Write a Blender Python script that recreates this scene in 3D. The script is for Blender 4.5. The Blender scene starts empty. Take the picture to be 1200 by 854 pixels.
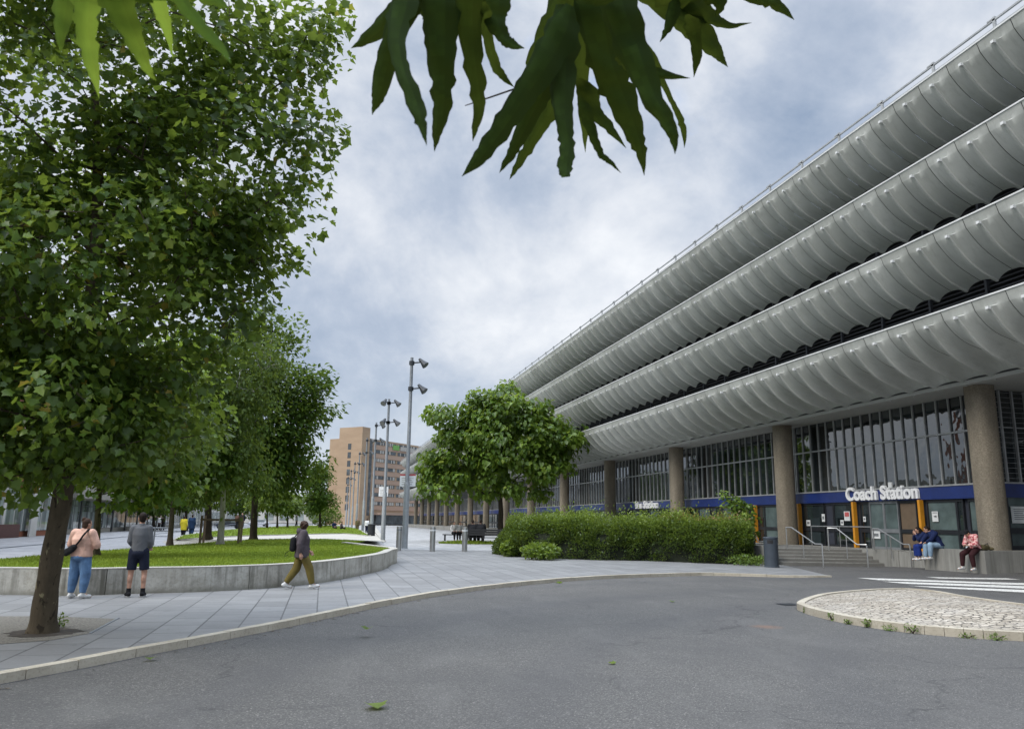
import bpy, bmesh, math, random
import numpy as np
from mathutils import Vector, Matrix
random.seed(7); RNG = np.random.default_rng(11)
PI = math.pi
sc = bpy.context.scene
COL = sc.collection

# ------------------------------------------------------------------ camera model
W0, CX, CY, FPX, ROLL, CAMZ = 1200., 600., 427., 910., .0135, 1.7
VPX, VPY = 378., 608.
_c, _n = math.cos(ROLL), math.sin(ROLL)
def unroll(px, py):
    x, y = px-CX, py-CY
    return (x*_c + y*_n, -x*_n + y*_c)
_vx, _vy = unroll(VPX, VPY)
PITCH = math.atan(_vy/FPX)
HEAD = -math.atan(_vx/(FPX/math.cos(PITCH)))
F0 = np.array([math.sin(HEAD), math.cos(HEAD), 0]); R0 = np.array([math.cos(HEAD), -math.sin(HEAD), 0]); U0 = np.array([0, 0, 1.])
FW = math.cos(PITCH)*F0 + math.sin(PITCH)*U0
UP = -math.sin(PITCH)*F0 + math.cos(PITCH)*U0
CAM = np.array([0, 0, CAMZ])
def ray(px, py):
    x, y = unroll(px, py)
    d = FW*FPX + R0*x - UP*y
    return d/np.linalg.norm(d)
def sstep(a, b, x):
    t = np.clip((x-a)/(b-a), 0, 1); return t*t*(3-2*t)
def P(px, py, z=0.):
    d = ray(px, py); t = (z-CAMZ)/d[2]; return CAM + t*d
def PX(px, py, X):
    d = ray(px, py); return CAM + d*(X/d[0])
def PY(px, py, Y):
    d = ray(px, py); return CAM + d*(Y/d[1])
def PD(px, py, dist):                       # point at a distance along the view axis
    d = ray(px, py); return CAM + d*(dist/(d@FW))
def road_z(x, y):
    a = sstep(13, 20.5, x)*sstep(36, 28, y)
    b = sstep(20, 26, x)*sstep(32, 25, y)
    return -.1 + .1*a + .16*b
def PR(px, py, dz=0.):                      # point on the (gently rising) road
    z = -.1
    for _ in range(12):
        p = P(px, py, z+dz); z = float(road_z(p[0], p[1]))
    return np.array([p[0], p[1], z+dz])

# ------------------------------------------------------------------ materials
def new_mat(name):
    m = bpy.data.materials.new(name); m.use_nodes = True
    nt = m.node_tree; nt.nodes.clear()
    return m, nt
class NB:
    def __init__(s, nt): s.nt = nt
    def n(s, t, **kw):
        nd = s.nt.nodes.new(t)
        for k, v in kw.items():
            if k in nd.inputs.keys() if isinstance(k, str) else False: nd.inputs[k].default_value = v
            else: setattr(nd, k, v)
        return nd
    def l(s, a, b): s.nt.links.new(a, b)
    def noise(s, vec, scale, detail=4, rough=.55, dist=0.):
        nd = s.nt.nodes.new('ShaderNodeTexNoise')
        nd.inputs['Scale'].default_value = scale; nd.inputs['Detail'].default_value = detail
        nd.inputs['Roughness'].default_value = rough; nd.inputs['Distortion'].default_value = dist
        if vec is not None: s.l(vec, nd.inputs['Vector'])
        return nd.outputs['Fac']
    def ramp(s, fac, stops, interp='LINEAR'):
        nd = s.nt.nodes.new('ShaderNodeValToRGB'); cr = nd.color_ramp; cr.interpolation = interp
        while len(cr.elements) < len(stops): cr.elements.new(.5)
        for e, (p, c) in zip(cr.elements, stops):
            e.position = p; e.color = (c[0], c[1], c[2], 1) if hasattr(c, '__len__') else (c, c, c, 1)
        s.l(fac, nd.inputs['Fac']); return nd.outputs['Color']
    def mix(s, a, b, fac, mode='MIX'):
        nd = s.nt.nodes.new('ShaderNodeMix'); nd.data_type = 'RGBA'; nd.blend_type = mode
        for sock, v in ((nd.inputs[6], a), (nd.inputs[7], b), (nd.inputs[0], fac)):
            if hasattr(v, 'is_linked'): s.l(v, sock)
            elif hasattr(v, '__len__'): sock.default_value = (*v[:3], 1)
            else: sock.default_value = v
        return nd.outputs[2]
    def math(s, op, a, b=None):
        nd = s.nt.nodes.new('ShaderNodeMath'); nd.operation = op
        for i, v in enumerate((a, b)):
            if v is None: continue
            if hasattr(v, 'is_linked'): s.l(v, nd.inputs[i])
            else: nd.inputs[i].default_value = v
        return nd.outputs[0]
    def mapping(s, vec, scale=(1, 1, 1), rot=(0, 0, 0), loc=(0, 0, 0)):
        nd = s.nt.nodes.new('ShaderNodeMapping')
        nd.inputs['Scale'].default_value = scale; nd.inputs['Rotation'].default_value = rot; nd.inputs['Location'].default_value = loc
        s.l(vec, nd.inputs['Vector']); return nd.outputs['Vector']
    def obj(s): return s.nt.nodes.new('ShaderNodeTexCoord').outputs['Object']
    def geo(s): return s.nt.nodes.new('ShaderNodeNewGeometry').outputs['Position']
    def attr(s, name):
        nd = s.nt.nodes.new('ShaderNodeAttribute'); nd.attribute_name = name; return nd.outputs['Fac']
    def bump(s, h, strength=.3, dist=.02):
        nd = s.nt.nodes.new('ShaderNodeBump'); nd.inputs['Strength'].default_value = strength; nd.inputs['Distance'].default_value = dist
        s.l(h, nd.inputs['Height']); return nd.outputs['Normal']
    def out(s, sh):
        o = s.nt.nodes.new('ShaderNodeOutputMaterial'); s.l(sh, o.inputs['Surface'])
    def bsdf(s, color, rough=.7, normal=None, metal=0., spec=.5, ior=None):
        b = s.nt.nodes.new('ShaderNodeBsdfPrincipled')
        if hasattr(color, 'is_linked'): s.l(color, b.inputs['Base Color'])
        else: b.inputs['Base Color'].default_value = (*color, 1)
        if hasattr(rough, 'is_linked'): s.l(rough, b.inputs['Roughness'])
        else: b.inputs['Roughness'].default_value = rough
        b.inputs['Metallic'].default_value = metal; b.inputs['Specular IOR Level'].default_value = spec
        if ior: b.inputs['IOR'].default_value = ior
        if normal is not None: s.l(normal, b.inputs['Normal'])
        return b.outputs['BSDF']

def M_plain(name, col, rough=.6, metal=0., var=.12, scale=3., spec=.5, bump=0.):
    m, nt = new_mat(name); b = NB(nt); v = b.geo()
    f = b.noise(v, scale, 5)
    c = b.ramp(f, [(.25, [x*(1-var*1.6) for x in col]), (.75, [min(1, x*(1+var)) for x in col])])
    nrm = b.bump(b.noise(v, scale*12, 3), bump, .01) if bump else None
    b.out(b.bsdf(c, rough, nrm, metal, spec)); return m

def M_concrete(name, base, stain=.35, streak=True, scale=1., rough=.85):
    m, nt = new_mat(name); b = NB(nt); v = b.geo()
    big = b.noise(b.mapping(v, (.35*scale,)*3), 1, 5, .6)
    fine = b.noise(b.mapping(v, (14*scale,)*3), 1, 5, .7)
    c = b.ramp(big, [(.3, [x*(1-stain*.5) for x in base]), (.7, [x*1.08 for x in base])])
    c = b.mix(c, [x*.72 for x in base], b.math('MULTIPLY', b.ramp(fine, [(.45, 0), (.8, 1)]), .55))
    if streak:
        st = b.noise(b.mapping(v, (2.2*scale, 2.2*scale, .12*scale)), 1.6, 6, .7)
        c = b.mix(c, [base[0]*.42, base[1]*.42, base[2]*.4], b.math('MULTIPLY', b.ramp(st, [(.46, 0), (.66, 1)]), stain))
    b.out(b.bsdf(c, rough, b.bump(fine, .25, .01), spec=.3)); return m

def M_aggregate(name, base):                # exposed aggregate columns
    m, nt = new_mat(name); b = NB(nt); v = b.geo()
    vo = nt.nodes.new('ShaderNodeTexVoronoi'); vo.inputs['Scale'].default_value = 28; b.l(v, vo.inputs['Vector'])
    big = b.noise(b.mapping(v, (1.5, 1.5, .5)), 1, 6, .65)
    c = b.ramp(vo.outputs['Color'], [(0, [x*.75 for x in base]), (.5, base), (1, [x*1.28 for x in base])])
    c = b.mix(c, [x*.5 for x in base], b.math('MULTIPLY', b.ramp(big, [(.42, 0), (.72, 1)]), .6))
    b.out(b.bsdf(c, .9, b.bump(vo.outputs['Distance'], .5, .02), spec=.25)); return m

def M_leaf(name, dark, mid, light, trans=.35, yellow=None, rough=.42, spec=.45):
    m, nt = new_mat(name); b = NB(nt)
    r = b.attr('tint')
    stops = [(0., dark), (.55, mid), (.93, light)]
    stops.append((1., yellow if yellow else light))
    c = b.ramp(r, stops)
    ng = b.noise(b.geo(), 1.3, 3)
    c = b.mix(c, [x*.6 for x in dark], b.math('MULTIPLY', b.ramp(ng, [(.4, 0), (.65, 1)]), .35))
    s1 = b.bsdf(c, rough, spec=spec)
    t = nt.nodes.new('ShaderNodeBsdfTranslucent')
    tc = b.mix(c, (.75, .95, .12), .28); b.l(tc, t.inputs['Color'])
    ms = nt.nodes.new('ShaderNodeMixShader'); ms.inputs[0].default_value = trans
    b.l(s1, ms.inputs[1]); b.l(t.outputs[0], ms.inputs[2]); b.out(ms.outputs[0]); return m

def M_bark(name, a, c2, patch=None, scale=1.):
    m, nt = new_mat(name); b = NB(nt); v = b.geo()
    n1 = b.noise(b.mapping(v, (9*scale, 9*scale, 2.2*scale)), 1, 6, .7)
    c = b.ramp(n1, [(.3, a), (.7, c2)])
    if patch:
        n2 = b.noise(b.mapping(v, (10, 10, 5.5)), 1, 3, .5, .3)
        c = b.mix(c, patch, b.ramp(n2, [(.66, 0), (.70, .9)]))
        n3 = b.noise(b.mapping(v, (11, 11, 6), loc=(3, 1, 7)), 1, 3, .5, .4)
        c = b.mix(c, [x*.45 for x in a], b.ramp(n3, [(.6, 0), (.66, .8)]))
    b.out(b.bsdf(c, .9, b.bump(n1, .7, .03), spec=.2)); return m

def M_asphalt():
    m, nt = new_mat('asphalt'); b = NB(nt); v = b.geo()
    vo = nt.nodes.new('ShaderNodeTexVoronoi'); vo.inputs['Scale'].default_value = 75; b.l(v, vo.inputs['Vector'])
    c = b.ramp(vo.outputs['Color'], [(0, (.055, .054, .051)), (.5, (.092, .089, .084)), (.8, (.128, .124, .116)), (1, (.29, .275, .25))])
    big = b.noise(b.mapping(v, (.22, .3, 1)), 1, 6, .62, .6)
    c = b.mix(c, (.07, .069, .068), b.math('MULTIPLY', b.ramp(big, [(.42, 0), (.68, 1)]), .5))
    sw = b.noise(b.mapping(v, (.9, .35, 1), rot=(0, 0, .6)), 1, 5, .6, .8)
    c = b.mix(c, (.150, .146, .138), b.math('MULTIPLY', b.ramp(sw, [(.5, 0), (.75, 1)]), .42))
    # dark polished wheel lanes that follow the bend, as arcs round a centre near the island
    sp = nt.nodes.new('ShaderNodeVectorMath'); sp.operation = 'DISTANCE'; b.l(v, sp.inputs[0]); sp.inputs[1].default_value = (15.5, 3.5, -.1)
    wv = b.math('SINE', b.math('MULTIPLY', sp.outputs['Value'], 1.9))
    c = b.mix(c, (.06, .06, .064), b.math('MULTIPLY', b.ramp(wv, [(.45, 0), (.95, 1)]), .22))
    wd = nt.nodes.new('ShaderNodeTexNoise'); wd.inputs['Scale'].default_value = 1.6; wd.inputs['Detail'].default_value = 5; b.l(v, wd.inputs['Vector'])
    wa = nt.nodes.new('ShaderNodeVectorMath'); wa.operation = 'MULTIPLY_ADD'; b.l(wd.outputs['Color'], wa.inputs[0]); wa.inputs[1].default_value = (1.3, 1.3, 0); b.l(v, wa.inputs[2])
    ck = nt.nodes.new('ShaderNodeTexVoronoi'); ck.feature = 'DISTANCE_TO_EDGE'; ck.inputs['Scale'].default_value = .19; b.l(wa.outputs[0], ck.inputs['Vector'])
    c = b.mix(c, (.035, .035, .035), b.math('MULTIPLY', b.math('MULTIPLY', b.ramp(ck.outputs['Distance'], [(.0, 1), (.006, 0)]), b.ramp(big, [(.45, 0), (.55, 1)])), .6))
    pt = nt.nodes.new('ShaderNodeTexVoronoi'); pt.inputs['Scale'].default_value = .13; b.l(wa.outputs[0], pt.inputs['Vector'])
    c = b.mix(c, (.05, .05, .05), b.math('MULTIPLY', b.ramp(pt.outputs['Color'], [(.45, 0), (.47, 1)], 'CONSTANT'), .16))
    # rusty stain and a few oil drips
    rp = PR(897, 734)
    d = nt.nodes.new('ShaderNodeVectorMath'); d.operation = 'DISTANCE'; b.l(v, d.inputs[0]); d.inputs[1].default_value = tuple(rp)
    dn = b.math('ADD', d.outputs['Value'], b.math('MULTIPLY', b.noise(v, 5, 4), .35))
    c = b.mix(c, (.20, .115, .075), b.math('MULTIPLY', b.ramp(dn, [(.2, 1), (.52, 0)]), .6))
    nd = b.noise(b.mapping(v, (1.7, 1.7, 1)), 1, 2)
    c = b.mix(c, (.035, .035, .037), b.math('MULTIPLY', b.ramp(nd, [(.70, 0), (.76, 1)]), .55))
    b.out(b.bsdf(c, .82, b.bump(vo.outputs['Distance'], .55, .012), spec=.35)); return m

def M_paving(name, base, bw=.9, rh=.6, rotz=PI/2, var=.16, joint=.45, mort=.012):
    m, nt = new_mat(name); b = NB(nt); v = b.geo()
    vm = b.mapping(v, rot=(0, 0, rotz))
    br = nt.nodes.new('ShaderNodeTexBrick'); b.l(vm, br.inputs['Vector'])
    br.inputs['Scale'].default_value = 1; br.inputs['Brick Width'].default_value = bw; br.inputs['Row Height'].default_value = rh
    br.inputs['Mortar Size'].default_value = mort; br.inputs['Mortar Smooth'].default_value = .2; br.inputs['Bias'].default_value = 0
    br.inputs['Color1'].default_value = (*[x*(1-var) for x in base], 1); br.inputs['Color2'].default_value = (*[x*(1+var) for x in base], 1)
    br.inputs['Mortar'].default_value = (*[x*joint for x in base], 1)
    c = br.outputs['Color']
    big = b.noise(b.mapping(v, (.5, .5, 1)), 1, 6, .65)
    c = b.mix(c, [x*.62 for x in base], b.math('MULTIPLY', b.ramp(big, [(.42, 0), (.75, 1)]), .6))
    fine = b.noise(v, 22, 5, .7)
    c = b.mix(c, [x*1.35 for x in base], b.math('MULTIPLY', b.ramp(fine, [(.5, 0), (.8, 1)]), .35))
    spot = b.noise(v, 4.2, 2)
    c = b.mix(c, [x*.45 for x in base], b.math('MULTIPLY', b.ramp(spot, [(.68, 0), (.73, 1)]), .5))
    gv = nt.nodes.new('ShaderNodeTexVoronoi'); gv.inputs['Scale'].default_value = 2.6; b.l(v, gv.inputs['Vector'])
    c = b.mix(c, [x*.5 for x in base], b.math('MULTIPLY', b.math('MULTIPLY', b.ramp(gv.outputs['Distance'], [(.05, 1), (.075, 0)]), b.ramp(spot, [(.45, 0), (.5, 1)])), .6))
    h = b.mix(b.ramp(br.outputs['Fac'], [(0, 1), (1, 0)]), fine, .12)
    b.out(b.bsdf(c, b.ramp(big, [(.3, .5), (.7, .75)]), b.bump(h, .4, .01), spec=.4)); return m

def M_setts():
    m, nt = new_mat('stone setts'); b = NB(nt); v = b.geo()
    wob = nt.nodes.new('ShaderNodeTexNoise'); wob.inputs['Scale'].default_value = 2.2; wob.inputs['Detail'].default_value = 3; b.l(v, wob.inputs['Vector'])
    va = nt.nodes.new('ShaderNodeVectorMath'); va.operation = 'MULTIPLY_ADD'
    b.l(wob.outputs['Color'], va.inputs[0]); va.inputs[1].default_value = (.42, .40, 0); b.l(b.mapping(v, rot=(0, 0, .25)), va.inputs[2])
    br = nt.nodes.new('ShaderNodeTexBrick'); b.l(va.outputs[0], br.inputs['Vector'])
    br.inputs['Scale'].default_value = 1; br.inputs['Brick Width'].default_value = .21; br.inputs['Row Height'].default_value = .115
    br.inputs['Mortar Size'].default_value = .016; br.inputs['Mortar Smooth'].default_value = .5
    br.inputs['Color1'].default_value = (.36, .315, .25, 1); br.inputs['Color2'].default_value = (.56, .50, .41, 1); br.inputs['Mortar'].default_value = (.10, .09, .075, 1)
    f = b.noise(v, 30, 5, .7); big = b.noise(v, 1.1, 5)
    c = b.mix(br.outputs['Color'], (.16, .14, .115), b.math('MULTIPLY', b.ramp(f, [(.5, 0), (.75, 1)]), .55))
    c = b.mix(c, (.5, .47, .43), b.math('MULTIPLY', b.ramp(big, [(.45, 0), (.7, 1)]), .35))
    h = b.math('SUBTRACT', b.math('MULTIPLY', f, .5), br.outputs['Fac'])
    b.out(b.bsdf(c, .85, b.bump(h, .9, .05), spec=.3)); return m

def M_kerb():
    m, nt = new_mat('kerb stone'); b = NB(nt); v = b.geo()
    n1 = b.noise(v, 1.2, 6, .65); n2 = b.noise(v, 26, 4, .7)
    c = b.ramp(n1, [(.3, (.35, .31, .24)), (.7, (.52, .475, .385))])
    c = b.mix(c, (.16, .135, .10), b.math('MULTIPLY', b.ramp(n2, [(.5, 0), (.75, 1)]), .5))
    b.out(b.bsdf(c, .88, b.bump(n2, .4, .01), spec=.3)); return m

def M_grass():
    m, nt = new_mat('lawn grass'); b = NB(nt); v = b.geo()
    a = b.noise(v, 1.1, 5, .6); f = b.noise(b.mapping(v, (26, 26, 8)), 1, 4, .75)
    c = b.ramp(a, [(.3, (.10, .16, .012)), (.52, (.16, .235, .018)), (.72, (.22, .28, .03))])
    c = b.mix(c, (.018, .045, .006), b.math('MULTIPLY', b.ramp(f, [(.42, 0), (.7, 1)]), .6))
    b.out(b.bsdf(c, .9, b.bump(f, .9, .06), spec=.2)); return m

def M_glass(name, col=(.012, .016, .018), wob=.22, ior=2.2, rough=.02):
    m, nt = new_mat(name); b = NB(nt); v = b.geo()
    cell = nt.nodes.new('ShaderNodeTexWhiteNoise')
    sn = nt.nodes.new('ShaderNodeVectorMath'); sn.operation = 'SNAP'; b.l(v, sn.inputs[0]); sn.inputs[1].default_value = (50, .74, 2.1)
    b.l(sn.outputs[0], cell.inputs['Vector'])
    c = b.ramp(cell.outputs['Value'], [(0, [x*.5 for x in col]), (1, [x*2.1 for x in col])])
    n = b.noise(b.mapping(v, (1., 1.1, 1.1)), 1, 2)
    b.out(b.bsdf(c, rough, b.bump(n, wob, .06), spec=.5, ior=ior)); return m

def M_brick(name, c1, c2, mort, scale=1.):
    m, nt = new_mat(name); b = NB(nt); v = b.geo()
    n = b.noise(b.mapping(v, (.12, .12, .5)), 1, 6, .65); f = b.noise(b.mapping(v, (3, 3, 9)), 1, 4, .7)
    c = b.ramp(n, [(.3, c1), (.7, c2)])
    c = b.mix(c, mort, b.math('MULTIPLY', b.ramp(f, [(.45, 0), (.75, 1)]), .4))
    b.out(b.bsdf(c, .9, spec=.2)); return m

M = {}
M['balcony'] = None
def M_balcony():
    m, nt = new_mat('precast balcony concrete'); b = NB(nt); v = b.geo()
    big = b.noise(b.mapping(v, (.25, .25, .4)), 1, 6, .6)
    fine = b.noise(b.mapping(v, (18, 18, 18)), 1, 4, .7)
    c = b.ramp(big, [(.3, (.40, .415, .39)), (.7, (.54, .555, .525))])
    st = b.noise(b.mapping(v, (1.2, 3.2, .35)), 1.5, 6, .7)
    c = b.mix(c, (.19, .20, .175), b.math('MULTIPLY', b.ramp(st, [(.5, 0), (.78, 1)]), .42))
    c = b.mix(c, (.30, .31, .285), b.math('MULTIPLY', b.ramp(fine, [(.5, 0), (.8, 1)]), .3))
    pn = nt.nodes.new('ShaderNodeTexWhiteNoise'); pn.noise_dimensions = '1D'
    sx = nt.nodes.new('ShaderNodeSeparateXYZ'); b.l(v, sx.inputs[0])
    b.l(b.math('FLOOR', b.math('MULTIPLY', b.math('SUBTRACT', sx.outputs['Y'], 19.38), 1/1.355)), pn.inputs['W'])
    c = b.mix(c, (.26, .27, .245), b.math('MULTIPLY', pn.outputs['Value'], .42))
    b.out(b.bsdf(c, .8, b.bump(fine, .15, .01), spec=.35)); return m
M['balcony'] = M_balcony()
M['coping'] = M_plain('coping paint', (.62, .63, .62), .6, var=.08)
M['joint'] = M_plain('dark joint', (.03, .032, .03), .9)
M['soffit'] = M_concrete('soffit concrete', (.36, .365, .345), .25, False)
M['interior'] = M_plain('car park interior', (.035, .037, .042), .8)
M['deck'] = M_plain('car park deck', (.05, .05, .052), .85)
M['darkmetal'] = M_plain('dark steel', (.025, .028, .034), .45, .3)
M['column'] = M_aggregate('aggregate column', (.225, .195, .15))
M['glass'] = M_glass('window glass')
M['doorglass'] = M_glass('door glass', (.016, .022, .024), .05, 1.7)
M['paleglass'] = M_plain('pale door glass', (.10, .135, .135), .12, var=.3, scale=1.4)
M['mullion'] = M_plain('aluminium mullion', (.38, .39, .39), .45, .25, var=.15)
M['fascia'] = M_plain('navy fascia', (.014, .034, .17), .4, var=.2, scale=1.2)
M['orange'] = M_plain('orange paint', (.62, .27, .02), .45)
M['white'] = M_plain('white paint', (.84, .85, .86), .45, var=.05)
M['paper'] = M_plain('paper', (.68, .70, .70), .7, var=.1)
M['ink'] = M_plain('dark ink', (.03, .035, .05), .7)
M['red'] = M_plain('red print', (.5, .10, .10), .6)
M['plinth'] = M_concrete('plinth concrete', (.30, .295, .27), .6, True, 1.5)
M['steps'] = M_concrete('step concrete', (.17, .165, .15), .5, False, 2)
M['wall'] = None
def M_wall():
    m, nt = new_mat('stained retaining wall'); b = NB(nt); v = b.geo()
    blo = b.noise(b.mapping(v, (1.1, 1.1, 1.6)), 1, 7, .68, .6); fine = b.noise(b.mapping(v, (16, 16, 16)), 1, 5, .7)
    st = b.noise(b.mapping(v, (5.5, 5.5, .35)), 1, 6, .7); pat = b.noise(b.mapping(v, (.45, .45, .2)), 1, 3)
    c = b.ramp(blo, [(.3, (.27, .255, .21)), (.5, (.42, .405, .36)), (.7, (.55, .535, .485))])
    c = b.mix(c, (.10, .095, .075), b.math('MULTIPLY', b.math('MULTIPLY', b.ramp(st, [(.45, 0), (.62, 1)]), b.ramp(pat, [(.40, 0), (.56, 1)])), .8))
    c = b.mix(c, (.16, .15, .12), b.math('MULTIPLY', b.ramp(fine, [(.48, 0), (.72, 1)]), .45))
    sz = nt.nodes.new('ShaderNodeSeparateXYZ'); b.l(v, sz.inputs[0])
    c = b.mix(c, (.13, .125, .095), b.math('MULTIPLY', b.ramp(b.math('ADD', sz.outputs['Z'], b.math('MULTIPLY', st, .25)), [(.12, 1), (.26, 0)]), .6))
    b.out(b.bsdf(c, .88, b.bump(fine, .3, .012), spec=.25)); return m
M['wall'] = M_wall()
M['cap'] = M_concrete('wall cap concrete', (.44, .42, .37), .3, False, 2)
M['steel'] = M_plain('stainless steel', (.50, .50, .49), .32, .85, var=.1)
M['galv'] = M_plain('galvanised pole', (.24, .255, .27), .5, .35, var=.12)
M['polepale'] = M_plain('pale pole base', (.34, .36, .37), .5, .3, var=.12)
M['lampdark'] = M_plain('lamp casing', (.035, .04, .046), .5, .3)
M['lens'] = M_plain('lamp lens', (.16, .17, .17), .15)
M['bin'] = M_plain('bin paint', (.055, .068, .085), .42, .2, var=.12)
M['binblack'] = M_plain('black bin', (.018, .02, .024), .5)
M['black'] = M_plain('black paint', (.012, .012, .013), .55)
M['asphalt'] = M_asphalt()
M['paving'] = M_paving('grey stone paving', (.205, .205, .203), mort=.014, var=.13, joint=.35)
M['plaza'] = M_paving('pale stone plaza', (.34, .34, .335), 1.2, .6)
M['street'] = M_paving('street paving', (.30, .30, .305), .6, .4)
M['gravel'] = M_plain('resin gravel', (.21, .195, .165), .95, var=.4, scale=30, bump=.6)
M['soil'] = M_plain('soil', (.06, .048, .036), .95, var=.4, scale=12)
M['setts'] = M_setts(); M['kerb'] = M_kerb(); M['grass'] = M_grass()
M['roadpaint'] = None
def M_roadpaint():
    m, nt = new_mat('worn road paint'); b = NB(nt); v = b.geo()
    f = b.noise(v, 14, 6, .75)
    c = b.ramp(f, [(.36, (.20, .20, .195)), (.5, (.66, .65, .60)), (.8, (.76, .75, .70))])
    b.out(b.bsdf(c, .75, spec=.3)); return m
M['roadpaint'] = M_roadpaint()
M['ground'] = M_plain('far ground', (.16, .165, .16), .95, var=.2, scale=.1)
M['hotelbrick'] = M_brick('hotel brick', (.33, .235, .155), (.42, .305, .205), (.27, .19, .13))
M['hotelband'] = M_brick('hotel band', (.37, .26, .195), (.45, .325, .25), (.30, .21, .16))
M['hotelglass'] = M_plain('hotel window', (.09, .10, .105), .15, var=.6, scale=.6)
M['curtain'] = M_plain('net curtain', (.42, .40, .36), .8)
M['green'] = M_plain('green sign', (.16, .36, .08), .5)
M['leafplane'] = M_leaf('plane leaves', (.024, .055, .010), (.075, .145, .018), (.21, .30, .04), .38, (.30, .22, .03))
M['leafdark'] = M_leaf('dark leaves', (.020, .046, .009), (.05, .105, .015), (.11, .18, .024), .32, rough=.6, spec=.2)
M['leafbirch'] = M_leaf('birch leaves', (.03, .055, .014), (.06, .10, .024), (.13, .19, .04), .35, rough=.6, spec=.2)
M['leafcatalpa'] = M_leaf('broad leaves', (.035, .075, .012), (.095, .175, .02), (.22, .32, .04), .36, (.26, .32, .05))
M['leafhedge'] = M_leaf('hedge leaves', (.018, .036, .010), (.065, .115, .016), (.20, .275, .042), .3, (.28, .19, .07))
M['leafyellow'] = M_leaf('light leaves', (.06, .10, .015), (.10, .16, .022), (.16, .22, .035), .4)
M['leafnear'] = M_leaf('near leaves', (.006, .014, .003), (.010, .023, .004), (.026, .052, .008), .13, rough=.95, spec=.08)  # darker copy of the leaf colour, backlit shade put into the base
M['leafbright'] = M_leaf('near bright leaves', (.025, .06, .007), (.038, .09, .009), (.06, .13, .013), .42, rough=.9, spec=.1)
M['weed'] = M_leaf('weeds', (.05, .09, .015), (.10, .17, .025), (.16, .24, .05), .3)
M['blade'] = M_leaf('grass blades', (.11, .16, .018), (.19, .25, .03), (.28, .33, .05), .3, (.32, .29, .09), rough=.7, spec=.15)
M['barkplane'] = M_bark('plane bark', (.065, .052, .036), (.125, .10, .066), (.24, .215, .13))
M['bark'] = M_bark('dark bark', (.035, .028, .02), (.075, .06, .045))
M['barkbirch'] = M_bark('birch bark', (.22, .20, .17), (.46, .44, .40), None, .5)
M['timber'] = M_plain('timber', (.14, .10, .065), .85)
M['skin'] = M_plain('skin', (.42, .235, .165), .5, var=.06)
M['hairdark'] = M_plain('dark hair', (.018, .012, .009), .6, var=.3, scale=40, spec=.12)
M['hairbrown'] = M_plain('brown hair', (.055, .032, .022), .6, var=.4, scale=40, spec=.12)
M['hairgrey'] = M_plain('grey hair', (.3, .29, .28), .7)
def cloth(name, c, v=.15): M[name] = M_plain(name, c, .85, var=v, scale=6, spec=.2, bump=.15)
cloth('peach knit', (.62, .385, .30), .22); cloth('blue denim', (.10, .185, .33), .3); cloth('black cloth', (.012, .012, .014))
cloth('grey fleece', (.115, .12, .13)); cloth('navy cloth', (.012, .016, .032)); cloth('purple grey anorak', (.075, .062, .07))
cloth('khaki cloth', (.135, .105, .03)); cloth('royal blue cloth', (.012, .03, .16)); cloth('navy hoodie', (.010, .018, .065))
cloth('pale denim', (.25, .36, .48)); cloth('dark maroon cloth', (.035, .012, .014)); cloth('white cloth', (.7, .7, .7)); cloth('yellow coat cloth', (.68, .55, .04))
cloth('blue coat cloth', (.02, .045, .10)); cloth('olive cloth', (.12, .10, .05)); cloth('white shoe', (.62, .62, .61)); cloth('brown cloth', (.09, .05, .035))
def M_pink():
    m, nt = new_mat('pink patterned shirt'); b = NB(nt); v = b.geo()
    c = b.ramp(b.noise(v, 11, 3), [(.40, (.30, .05, .06)), (.5, (.62, .25, .25)), (.62, (.74, .55, .5))])
    b.out(b.bsdf(c, .8, spec=.2)); M['pink shirt'] = m
M_pink()
M['shopwhite'] = M_plain('shop render', (.50, .49, .46), .8, scale=.6)
M['shopgrey'] = M_plain('grey cladding', (.24, .25, .25), .7, scale=.5, var=.25)
M['shopbeige'] = M_concrete('beige panel', (.30, .285, .25), .3, False, .5)
M['shopbrick'] = M_brick('red brick', (.20, .075, .045), (.28, .11, .065), (.2, .13, .1))
M['shopglass'] = M_glass('shop glass', (.15, .17, .165), .05, 1.5)
M['teal'] = M_plain('teal paint', (.03, .25, .24), .5); M['maroon'] = M_plain('maroon paint', (.07, .018, .015), .5)
M['awnblue'] = M_plain('blue awning', (.02, .25, .62), .6); M['awnyellow'] = M_plain('yellow awning', (.6, .5, .03), .6); M['awngreen'] = M_plain('green awning', (.1, .42, .08), .6)
M['carwhite'] = M_plain('white car paint', (.6, .6, .6), .25, var=.03); M['cardark'] = M_plain('dark car paint', (.03, .035, .045), .25, var=.05)
M['rubber'] = M_plain('rubber', (.015, .015, .015), .8)
M['bottle'] = M_plain('clear bottle', (.55, .6, .62), .1)

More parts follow.
